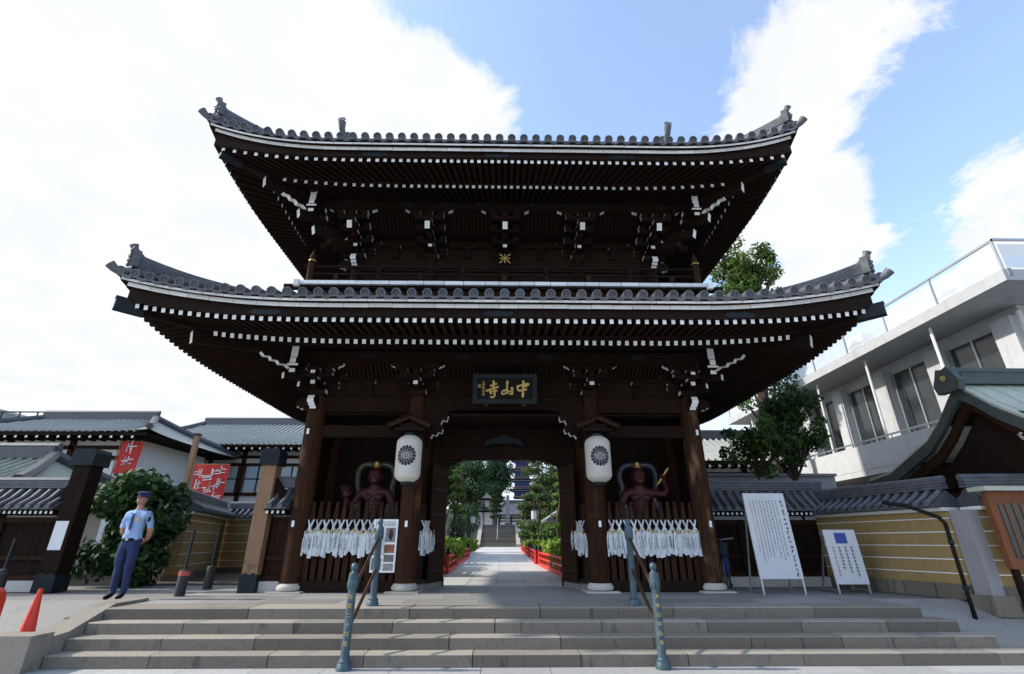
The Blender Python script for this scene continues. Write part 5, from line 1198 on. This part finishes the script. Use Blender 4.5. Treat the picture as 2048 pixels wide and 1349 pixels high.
banner(-16.3,21.9,3.65,5.0,.95,'narrow red banner with white marks hanging before the white wall',[(0,.78,.2),(0,.35,.2)])
banner(-11.5,20.0,1.9,3.75,1.35,'large red banner dense with white marks above the yellow wall',[(.28,.85,.12),(.3,.6,.12),(.3,.3,.13),(0,.75,.14),(0,.5,.14),(-.02,.22,.14),(-.3,.8,.1),(-.3,.55,.12),(-.3,.28,.12)])
t=thing('wooden_pole',(-11.75,19,0),'tall bare wooden pole beside the large red banner','pole'); mb=MB(); mb.box((-11.75,19,2.35),(.17,.15,4.7)); mb.build('shaft','woodpale',t); mb=MB(); mb.box((-11.75,19,4.73),(.22,.2,.06)); mb.build('cap','iron',t)
# ---- copper-roofed gate at the right
t=thing('copper_roofed_gate',(11,9.6,0),'wooden gate with curved pale green copper roof at the right edge','gate')
PF=[(7.15,2.60),(7.5,2.63),(8.0,2.78),(8.5,3.04),(8.95,3.38),(9.3,3.72),(9.55,3.92)]; PB=[(9.55,3.92),(9.8,3.70),(10.15,3.36),(10.6,3.02),(11.2,2.78),(11.9,2.50),(12.7,2.40)]
mb=MB(); pts=PF+PB[1:]; n=len(pts)
mb.prism(pts+[(y_,z_-.06) for y_,z_ in reversed(pts)],9.3,15.0,'x'); mb.build('roof_skin','copper',t)
for k in range(7): 
    i=k/7; 
for x in [9.5+.42*i for i in range(14)]:
    mb=MB(); mb.tube([(x,y_,z_+.012) for y_,z_ in PF],.016,5); mb.build('roof_seam','copper',t)
mb=MB(); mb.prism([(y_,z_-.065) for y_,z_ in pts]+[(y_,z_-.30) for y_,z_ in reversed(pts)],9.26,9.36,'x'); mb.build('barge_board','copperdk',t)
mb=MB(); mb.prism([(y_,z_-.30) for y_,z_ in pts[1:-1]]+[(y_,z_-.52) for y_,z_ in reversed(pts[1:-1])],9.42,9.5,'x'); mb.build('inner_barge_board','woodmid',t)
mb=MB(); mb.box((12.2,9.55,4.02),(5.6,.26,.22)); mb.tube([(9.3,9.55,4.18),(15,9.55,4.18)],.11,8); mb.build('ridge','copperdk',t)
mb=MB(); mb.prism([(9.30,3.76),(9.80,3.76),(9.86,3.95),(9.75,4.14),(9.68,4.28),(9.55,4.24),(9.42,4.28),(9.35,4.14),(9.24,3.95)],9.12,9.25,'x'); od=mb.build('ridge_end','copperdk',t); mb=MB(); mb.lathe([(.06,0),(.06,.02),(.02,.03)],n=10,M=Matrix.Translation((9.11,9.55,4.05))@Matrix.Rotation(R(-90),4,'Y')); mb.build('gold_boss','gold',od)
for (px,py) in ((9.9,8.2),(9.9,10.9),(13.5,8.2),(13.5,10.9)): mb=MB(); mb.box((px,py,1.25),(.26,.26,2.5)); mb.build('post','woodmid',t)
mb=MB(); mb.prism([(y_,z_-.55) for y_,z_ in pts[1:-1]],9.62,9.68,'x'); mb.build('gable_wall','wood',t)
mb=MB(); mb.box((12.3,11.3,1.3),(5.4,.1,2.6)); mb.build('back_wall','wood',t); mb=MB(); mb.box((14.9,9.6,1.3),(.1,3.4,2.6)); mb.build('side_wall','wood',t)
for (py,zz) in ((8.2,2.35),(10.9,2.35)): mb=MB(); mb.bar((9.5,py,zz),(15,py,zz),.2,.24); mb.build('beam',['wood','white'],t)
mb=MB(); mb.bar((9.75,7.9,2.1),(9.75,11.3,2.1),.2,.26); mb.build('beam',['wood','white'],t)
mb=MB(); mb.add([(9.4,7.2,2.55),(15,7.2,2.55),(15,9.5,3.5),(9.4,9.5,3.5)],[(0,1,2,3)]); mb.add([(9.4,12.1,2.42),(15,12.1,2.42),(15,9.6,3.5),(9.4,9.6,3.5)],[(0,1,2,3)]); mb.build('soffit','wood',t)
for i in range(14):
    mb=MB(); mb.box((9.3+i*.42,7.7,2.52),(.08,1.0,.08),[0,0,1,0,0,0]); mb.build('rafter',['wood','white'],t)
t=thing('hanging_lamp',(9.55,8.95,2.7),'round white hanging lamp under the copper roof','lamp'); mb=MB(); mb.lathe([(.03,-.13),(.10,-.10),(.14,0),(.11,.09),(.05,.13)],(9.55,8.75,2.75),14); mb.build('globe','lampglass',t,smooth=60); mb=MB(); mb.tube([(9.55,8.75,2.86),(9.55,8.75,3.1)],.012,6); mb.build('stem','iron',t)
t=thing('notice_case',(8.68,8.6,.5),'orange-brown wooden notice case at the right picture edge','notice case'); mb=MB(); mb.box((8.68,8.62,1.12),(.95,.10,1.2)); mb.build('case','orange',t); mb=MB(); mb.box((8.70,8.565,1.10),(.72,.02,.85)); mb.build('panel','winglass',t)
for i in range(5): mb=MB(); mb.box((8.44+i*.13,8.55,1.1),(.02,.02,.85)); mb.build('slat','orange',t)
mb=MB(); mb.box((8.68,8.6,1.76),(1.2,.34,.07)); mb.build('case_roof','copper',t)
for x in (8.3,9.06): mb=MB(); mb.box((x,8.64,.2),(.08,.08,.9)); mb.build('leg','wood',t)
# ---- white modern building at the right
t=thing('white_building',(17,18,0),'white concrete building with roof railing rising at the right','building')
ZS=7.35
mb=MB(); mb.box((18.5,19.4,ZS),(11.0,17.0,.32)); mb.build('roof_slab','concrete',t)
mb=MB(); mb.box((19.6,19.9,3.6),(10.0,15.2,7.15)); mb.build('wall','concrete',t)
mb=MB(); mb.box((13.16,19.4,ZS+.08),(.1,17.06,.2)); mb.build('gutter','concretedk',t)
for i in range(9):
    y=11.0+i*2.1; mb=MB(); mb.box((13.15,y,ZS+.62),(.05,.05,.95)); mb.build('railing_post','metal',t)
    if i<8: mb=MB(); mb.box((13.15,y+1.05,ZS+.60),(.012,2.02,.72)); mb.build('railing_panel','frost',t)
for x in (14.6,16.1,17.6,19.1): mb=MB(); mb.box((x,10.95,ZS+.62),(.05,.05,.95)); mb.build('railing_post','metal',t)
mb=MB(); mb.box((16.3,10.95,ZS+.60),(6.2,.012,.72)); mb.build('railing_panel','frost',t)
mb=MB(); mb.box((13.15,19.4,ZS+1.10),(.06,17.0,.06)); mb.box((16.3,10.95,ZS+1.102),(6.36,.06,.06)); mb.build('hand_rail','metal',t)
for (y,zz,h) in ((13.2,.55,.75),(17.6,.55,.8)): 
    a=place('air_conditioner',None,loc=(14.0,y,ZS+.2),parent=t); mb=MB(); mb.box((14.0,y,ZS+.2+h/2),(.5,.95,h)); mb.build('case','plasterwhite',a); mb=MB(); mb.lathe([(.28,0),(.28,.02),(.04,.03)],n=16,M=Matrix.Translation((13.745,y,ZS+.2+h/2))@Matrix.Rotation(R(-90),4,'Y')); mb.build('fan_grille','concretedk',a)
for i in range(6):      # bays of the side facing the gate
    y=12.6+i*2.5; mb=MB(); mb.box((14.42,y,3.4),(.36,.6,6.9)); mb.build('pier','concrete',t)
    w=place('window',None,loc=(14.6,y+1.25,4.5),parent=t); mb=MB(); mb.box((14.57,y+1.25,5.35),(.05,1.75,2.7)); mb.build('pane','winglass',w)
    for dy in (-.85,0,.85): mb=MB(); mb.box((14.53,y+1.25+dy,5.35),(.06,.06,2.7)); mb.build('mullion','metal',w)
    w=place('window',None,loc=(14.6,y+1.25,1.6),parent=t); mb=MB(); mb.box((14.57,y+1.25,1.7),(.05,1.7,1.7)); mb.build('pane','winglass',w)
mb=MB(); mb.box((13.75,19.8,3.25),(1.3,16.0,.25)); mb.build('balcony_slab','concrete',t)
mb=MB(); mb.box((13.12,19.8,3.75),(.06,16.0,.85)); mb.build('balcony_parapet','concrete',t)
mb=MB(); mb.box((13.10,19.8,4.30),(.05,16.0,.05)); mb.build('hand_rail','metal',t)
for i in range(33): mb=MB(); mb.box((13.10,11.9+i*.49,4.22),(.025,.025,.14)); mb.build('baluster','metal',t)
for i in range(5): mb=MB(); mb.tube([(13.4,13.9+i*3,ZS-.2),(13.4,13.9+i*3,3.4)],.045,8); mb.build('drain_pipe','plasterwhite',t)
mb=MB(); mb.tube([(14.4,12.15,6.9),(14.4,12.15,5.4),(14.2,12.1,5.2),(14.2,12.1,.2)],.07,8); mb.build('drain_pipe','plasterwhite',t)
mb=MB(); mb.bar((16.4,11.4,5.1),(16.4,12.4,5.1),4.0,.16); mb.build('canopy','concrete',t)
mb=MB(); mb.box((17.4,12.2,5.9),(1.6,.1,1.2)); mb.build('window','winglass',t)
t=thing('grey_wall',(9,19,0),'pale grey boundary wall behind the right wing wall','wall'); mb=MB(); mb.box((9.0,19,1.6),(7.0,.25,3.2)); mb.build('wall_face','concrete',t); mb=MB(); mb.box((9.0,19,3.26),(7.1,.4,.1)); mb.build('coping_stone','concretedk',t)
hall('rear_building',7.2,13.0,23,28,4.3,5.9,.8,'grey-roofed pale building behind the trees right of the gate',False,zb=0,bays=3,roofm='tilepale')
# ---- trees at the right
tree('street_tree',(11.4,21.0,0),(11.8,21.0,14),.22,scatter((11.8,21,12.7),(1.55,1.3,2.4),74,.42,130)+scatter((11.3,21,8.4),(1.6,1.2,2.0),34,.45,110),.10,['leafa','leafc','leafc'],'tall green tree rising behind the right end of the lower roof')
tree('young_tree',(9.4,16.2,0),(9.5,16.2,5.4),.10,scatter((9.5,16.2,4.7),(.95,.9,1.5),46,.33,110),.085,['leafb','leafa','leafdk2'],'dark leafy tree standing before the white building')
tree('young_tree',(8.0,15.6,0),(8.0,15.6,4.2),.07,scatter((8.1,15.6,3.75),(1.25,.8,.75),34,.28,90),.075,['leafa','leafc','leafb'],'lighter small tree between the gate column and the dark tree')
# ================================================================ GARDEN PATH SEEN THROUGH THE GATE
path=place('garden_path',None,loc=(0,13,0),kind='structure',label='pale granite path leading through the gate, its tone lifted as if sunlit',cat='path')
zp=lambda y: 0 if y<20 else .35*(y-20)/47
mb=MB(); ys=[12.3+2*i for i in range(29)]
vs=[(x,y,zp(y)+.004) for y in ys for x in (-2.6,2.6)]; mb.add(vs,[(2*i,2*i+1,2*i+3,2*i+2) for i in range(len(ys)-1)]); mb.build('path_bed','granitelit',path)
y=12.32
while y<34:
    for (xa,xb) in ((-1.75,-.86),(-.85,-.15),(-.14,.56),(.57,1.2),(1.21,1.9)):
        off=.35 if xa in (-.85,.57) else 0; a0=y+off; mb=MB(); w=xb-xa
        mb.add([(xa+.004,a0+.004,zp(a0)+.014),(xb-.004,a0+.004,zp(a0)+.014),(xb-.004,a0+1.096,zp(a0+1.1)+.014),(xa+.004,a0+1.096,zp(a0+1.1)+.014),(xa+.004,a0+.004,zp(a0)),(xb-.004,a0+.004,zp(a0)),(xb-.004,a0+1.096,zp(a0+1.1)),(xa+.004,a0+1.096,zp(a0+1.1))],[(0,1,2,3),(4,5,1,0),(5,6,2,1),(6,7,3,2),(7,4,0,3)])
        mb.build('paving_slab','granitelit',path)
    y+=1.1
def red_fence(p,q,label,n):
    f=thing('red_railing',((p[0]+q[0])/2,(p[1]+q[1])/2,0),label,'railing','low red railings along the garden path'); P0=Vector((*p,zp(p[1]))); P1=Vector((*q,zp(q[1])))
    for zz in (.10,.30,.50): mb=MB(); mb.bar(P0+Vector((0,0,zz)),P1+Vector((0,0,zz)),.07,.06); mb.build('rail','red',f)
    mb=MB(); mb.bar(P0+Vector((0,0,.05)),P1+Vector((0,0,.05)),.14,.09); mb.build('ground_rail','red',f)
    for i in range(1,n):
        c=P0.lerp(P1,i/n); mb=MB(); mb.box((c.x,c.y,c.z+.28),(.05,.05,.48)); mb.build('baluster','red',f)
    for c in (P0,P1):
        mb=MB(); mb.lathe([(.075,0),(.075,.58)],c,12); ps=mb.build('post','red',f,smooth=50); mb=MB(); mb.lathe([(.08,.58),(.085,.62),(.06,.66),(.075,.70),(.05,.76),(.004,.80)],c,12); mb.build('post_cap','iron',ps,smooth=50)
red_fence((1.72,13.9),(1.55,22.5),'near red railing right of the garden path',14)
red_fence((1.45,23.4),(1.6,31),'middle red railing right of the garden path',9)
red_fence((1.55,32),(1.75,50),'far red railing right of the garden path',12)
red_fence((-1.75,16.9),(-1.85,21.0),'near red railing left of the garden path',6)
red_fence((-1.95,22.5),(-2.0,31),'middle red railing left of the garden path',9)
# beds of leafy plants
def bed(x0,x1,y0,y1,h,n,label):
    mb=leaf_cloud([((rnd.uniform(x0,x1),(yy:=y0+(y1-y0)*rnd.random()),zp(yy)+h*rnd.uniform(.45,.75)),(.32,.4,h*.42),46) for _ in range(n)],.16,2,1.5)
    mb.build('plant_bed',['herb','herb2'],kind='stuff',label=label,cat='plants')
bed(1.85,3.6,13.8,26,.95,150,'bright green leafy plants behind the right red railings')
bed(1.8,3.4,27,45,.9,110,'farther bright green plants right of the path')
bed(-3.6,-1.95,15.5,24,1.05,120,'bright green leafy plants behind the left red railing')
bed(-3.6,-2.2,25,44,1.0,100,'farther green plants left of the path')
sheet('garden_soil',[(-30,13,.0),(-2.6,13,.0),(-2.6,66,.34),(-30,66,.34)],'soil'); sheet('garden_soil',[(2.6,13,.0),(30,20,.0),(30,66,.34),(2.6,66,.34)],'soil')
# garden lamps
def lamp(x,y,side,label):
    t=thing('garden_lamp',(x,y,zp(y)),label,'lamp','white box lamps along the garden path'); b=zp(y)
    mb=MB(); mb.tube([(x,y,b),(x,y,b+2.75)],.05,8); mb.tube([(x,y,b+2.68),(x+side*.38,y,b+2.68)],.03,6); mb.build('pole','iron',t,smooth=60)
    mb=MB(); mb.lathe([(.12,b+2.05),(.15,b+2.08),(.15,b+2.5),(.12,b+2.53)],(x+side*.35,y,0),10); mb.build('lamp_shade','lampglass',t); mb=MB(); mb.lathe([(.16,b+2.53),(.05,b+2.62)],(x+side*.35,y,0),10); mb.build('lamp_cap','iron',t)
lamp(2.12,30,-1,'white box lamp on a dark pole right of the garden path'); lamp(-2.55,38,1,'white box lamp on a dark pole left of the garden path')
# far stairs
st=place('far_steps',None,loc=(0,67,.35),kind='structure',label='grey stone stairway at the end of the path',cat='steps')
for i in range(18):
    mb=MB(); mb.box((-.6,67.25+i*.45,.35+.16*i+.08-.1),(4.6,.46,.36)); mb.build('step_stone','graniteface',st)
for (x,nm) in ((-3.15,'l'),(1.95,'r')): mb=MB(); mb.bar((x,66.9,.45),(x,75.2,3.35),.5,.5); mb.build('side_slope','granite',st)
mb=MB(); mb.tube([(-.75,67,1.3),(-.75,75,4.2)],.05,6); mb.build('centre_rail','metal',st)
mb=MB(); mb.box((0,100,1.6),(60,49,3.2)); mb.build('upper_terrace','granitefloor',kind='structure',label='raised stone terrace behind the far steps',cat='terrace')
# far buildings
def far_tower(x,y,zb):
    t=thing('treasure_tower',(x,y,zb),'two-tiered grey-roofed tower with golden finial beyond the path','tower')
    for (z,h,w,rh,wr) in ((zb,3.2,2.0,1.2,3.1),(zb+4.3,1.2,1.3,2.3,2.5)):
        mb=MB(); mb.box((x,y,z+h/2),(w*2,w*2,h)); wl=mb.build('wall','plasterwhite',t)
        for sx in (-1,0,1): mb=MB(); mb.box((x+sx*w*.96,y-w-.05,z+h/2),(.3,.12,h)); mb.build('post','vermilion',t)
        mb=MB(); pr=[(wr,0),(wr*.62,rh*.22),(wr*.32,rh*.55),(.25,rh)]
        vs=[]; 
        for r_,q in pr:
            for (a,b) in ((-1,-1),(1,-1),(1,1),(-1,1)): vs.append((x+a*r_,y+b*r_,z+h+q+(.35 if q==0 else 0)))
        mb.add(vs,[(4*k+i,4*k+(i+1)%4,4*k+4+(i+1)%4,4*k+4+i) for k in range(3) for i in range(4)]); mb.add([(x-wr,y-wr,z+h+.25),(x+wr,y-wr,z+h+.25),(x+wr,y+wr,z+h+.25),(x-wr,y+wr,z+h+.25)],[(3,2,1,0)],1); mb.build('roof',['tile','wood'],t)
    mb=MB(); z=zb+7.8; mb.lathe([(.5,z),(.3,z+.35),(.15,z+.5)],(x,y,0),12); mb.build('finial_base','tile',t); mb=MB(); mb.lathe([(.12,z+.5),(.36,z+.9),(.32,z+1.2),(.12,z+1.5),(.01,z+1.95)],(x,y,0),12); mb.build('finial','gold',t,smooth=60)
far_tower(-3.9,105,3.2)
def pagoda(x,y,zb):
    t=thing('pagoda',(x,y,zb),'tall blue and orange five-storey pagoda beyond the pines','pagoda')
    for k in range(5):
        z=zb+k*4.2; w=3.4-.2*k; wr=5.6-.3*k
        mb=MB(); mb.box((x,y,z+1.5),(w*2,w*2,3.0)); mb.build('wall','pagodablue',t)
        for i in range(5): mb=MB(); mb.box((x-w+i*w/2,y-w-.06,z+1.5),(.3,.15,3.0)); mb.build('post','pagodablue',t)
        mb=MB(); mb.box((x,y,z+.5),(w*2.3,w*2.3,.25)); mb.build('gallery','vermilion',t)
        for (q,zz) in ((1.12,2.9),(1.3,3.2)): mb=MB(); mb.box((x,y,z+zz),(w*2*q,w*2*q,.25)); mb.build('bracket_tier','pagodablue',t)
        mb=MB()
        for i in range(14): mb.box((x-w*1.25+i*w*2.5/13,y-w*1.33,z+3.1),(.2,.2,.25))
        mb.build('white_ends','whiteclean',t,kind='stuff')
        mb=MB(); vs=[]
        for r_,q in ((wr,3.4),(wr*.7,3.8),(w*.9,4.5)):
            for (a,b) in ((-1,-1),(1,-1),(1,1),(-1,1)): vs.append((x+a*r_,y+b*r_,z+q+(.3 if r_==wr else 0)))
        mb.add(vs,[(4*k2+i,4*k2+(i+1)%4,4*k2+4+(i+1)%4,4*k2+4+i) for k2 in range(2) for i in range(4)]); mb.add([(x-wr,y-wr,z+3.55),(x+wr,y-wr,z+3.55),(x+wr,y+wr,z+3.55),(x-wr,y+wr,z+3.55)],[(3,2,1,0)],1); mb.build('roof',['tile','pagodablue'],t)
    mb=MB(); mb.tube([(x,y,zb+21),(x,y,zb+28)],.15,6); mb.build('spire','gold',t)
pagoda(8.2,225,18.5)
t=thing('stone_pillar',(1.2,78,3.2),'tall grey stone pillar at the head of the far steps','pillar'); mb=MB(); mb.box((.68,78,5.3),(.5,.5,4.4)); mb.build('shaft','concretedk',t); mb=MB(); mb.box((.68,78,3.35),(.9,.9,.4)); mb.build('plinth','graniteface',t)
hall('far_hall',-.6,7.0,84,89,5.0,7.0,1.0,'white-walled hall with grey tiled roof behind the far steps',True,zb=3.2,bays=4,win=False,hipx=1.8)
t=thing('side_house',(5,37,.1),'low house with pale sloping tile roof right of the path','building')
mb=MB(); mb.box((5.2,37,1.2),(3.6,7,2.2)); mb.build('wall','plasterwhite',t); mb=MB(); mb.prism([(2.75,2.15),(2.75,2.25),(5.2,3.75),(7.6,2.25),(7.6,2.15)],33,41); rf=mb.build('roof','tile',t)
for i in range(20): mb=MB(); mb.tube([(2.72,33.1+i*.41,2.27),(5.2,33.1+i*.41,3.80)],.07,6); mb.build('tile_row','tilepale',rf)
mb=MB(); mb.box((5.2,37,3.85),(.3,8.2,.25)); mb.build('ridge','tilepale',rf)
t=thing('path_sign',(2.1,55,.3),'small white sign on a post right of the path','sign'); mb=MB(); mb.box((2.1,55,1.9),(.9,.05,.9)); mb.build('panel','whiteclean',t); mb=MB(); mb.box((2.1,55.05,.9),(.08,.08,1.3)); mb.build('post','iron',t)
# garden trees
def pads(x,y,zs,spread,flat=.3,cnt=170):
    out=[]
    for (z,r_) in zs:
        for k in range(3): a=rnd.uniform(0,6.28); out.append(((x+math.cos(a)*r_*spread,y+math.sin(a)*r_*spread,z+rnd.uniform(-.1,.1)),(r_*.62,r_*.62,r_*flat),cnt))
    return out
def pine(x,y,h,zs,label,mats,spread=.6,size=.13,cnt=170):
    return tree('pine_tree',(x,y,zp(y)),(x+.1,y,h),.13,pads(x,y,zs,spread,cnt=cnt),size,mats,label,'pine','garden trees along the path',asp=2.6,crook=.35)
pine(2.5,41,5.2,[(1.5,1.0),(2.2,1.25),(2.9,1.35),(3.6,1.25),(4.3,1.0),(4.9,.6)],'large spreading pine with open layered branches right of the path',['pine','pine3','pine2'],.75,.10,420)
pine(4.4,55,13,[(4.6,1.5),(5.8,1.9),(7,2.0),(8.2,1.9),(9.4,1.6),(10.6,1.3),(12,.9)],'tall dark pine standing before the pagoda',['pine','leafdk2','pine3'],.8,.14,300)
pine(2.75,25.5,4.0,[(1.6,.4),(2.1,.42),(2.6,.42),(3.1,.40),(3.6,.35),(4.0,.25)],'slender cloud-pruned pine at the right edge of the opening',['pine2','leafc'],.35,.07,260)
pine(-2.75,30,4.9,[(2.9,.5),(3.4,.55),(3.9,.5),(4.4,.42),(4.8,.3)],'cloud-pruned pine at the left edge of the opening',['pine2','leafc'],.5,.07,300)
pine(-1.2,77,7.4,[(4.4,.8),(5.2,.9),(6.0,.9),(6.8,.7),(7.3,.45)],'small layered pine at the head of the far steps',['pine','leafb'],.6,.12,260)
tree('clipped_tree',(-2.75,43,0.1),(-2.75,43,3.4),.12,[((-2.75,43,2.7),(.95,1.1,1.35),1800)],.09,['leafdk2','leafb','pine'],'rounded clipped dark tree left of the path',group='garden trees along the path')
tree('clipped_tree',(-2.9,34,0.1),(-2.9,34,2.4),.10,[((-3.0,34,1.6),(.62,.8,1.1),1300),((-2.9,34,2.75),(.6,.7,.14),400)],.08,['leafb','leafdk2','leafa'],'flat-topped clipped tree beside the left lamp',group='garden trees along the path')
tree('clipped_tree',(2.75,29,0.1),(2.75,29,1.6),.10,[((2.7,29,1.45),(.85,.8,.55),1200),((3.2,28.5,1.5),(.6,.6,.5),500)],.08,['leafa','leafc','leafb'],'rounded bright green shrub beside the right lamp pole',group='garden trees along the path')
tree('clipped_tree',(3.4,50,0.2),(3.4,50,5.6),.12,[((3.35,50,5.75),(.75,.7,.5),800),((2.9,50,5.2),(.5,.5,.3),300)],.10,['leafa','leafc'],'bright clipped tree crown above the layered pine',group='garden trees along the path')
tree('dense_tree',(-3.6,56,0.2),(-3.6,56,9.5),.25,scatter((-3.5,56,6.8),(1.6,1.5,3.2),46,.85,190),.16,['leafdk2','leafb','leafdark'],'tall dense green tree left of the path',group='garden trees along the path')
tree('dense_tree',(-8.4,74,0.4),(-8.4,74,15),.4,scatter((-8.0,74,10.5),(3.0,3,5.0),50,1.4,170),.24,['leafdark','leafdk2','leafb'],'taller dark tree behind the dense left tree',group='garden trees along the path')
tree('dense_tree',(-2.2,140,3.2),(-2.2,140,24),.6,scatter((-2.4,140,16.5),(4.2,4,8.0),80,1.9,170),.34,['leafdark','leafdk2','hill'],'dark round tree behind the golden finial tower',group='garden trees along the path')
tree('dense_tree',(-4.6,27,0.1),(-4.6,27,5.2),.2,scatter((-4.6,27,3.6),(1.2,1.8,1.8),26,.6,170),.11,['leafdark','leafdk2','leafb'],'dark tree at the left side of the opening',group='garden trees along the path')
tree('dense_tree',(-7.5,98,3.0),(-7.5,98,16),.4,scatter((-7.2,98,11),(3.2,3,5.0),60,1.3,170),.24,['leafdk2','leafb','leafdark'],'green tree behind the grey-roofed tower',group='garden trees along the path')
tree('dense_tree',(9.5,92,3.0),(9.5,92,13),.4,scatter((9.0,92,9),(3.4,3,3.8),50,1.3,170),.24,['leafb','leafa','leafdk2'],'light green tree below the pagoda at the right',group='garden trees along the path')
tree('dense_tree',(8.0,66,0.1),(8.0,66,10),.3,scatter((8.0,66,6.5),(2.4,2.5,3.4),36,1.1,150),.2,['leafdk2','leafb','pine'],'broad tree right of the tall pine',group='garden trees along the path')
# wooded hill closing the far view
mb=MB()
def hf(u,v):
    x=-260+520*u; y=190+140*v; return (x,y,(22+9*math.sin(x*.02)+6*math.sin(x*.051+2))*math.sin(v*math.pi*.5)**.7*(1.0 if x<-2 else .62)+noise.noise(Vector((x*.05,y*.05,0)))*3)
mb.grid(hf,90,14); mb.build('wooded_hill','hill',kind='structure',label='dark wooded hill behind the temple',cat='hill')
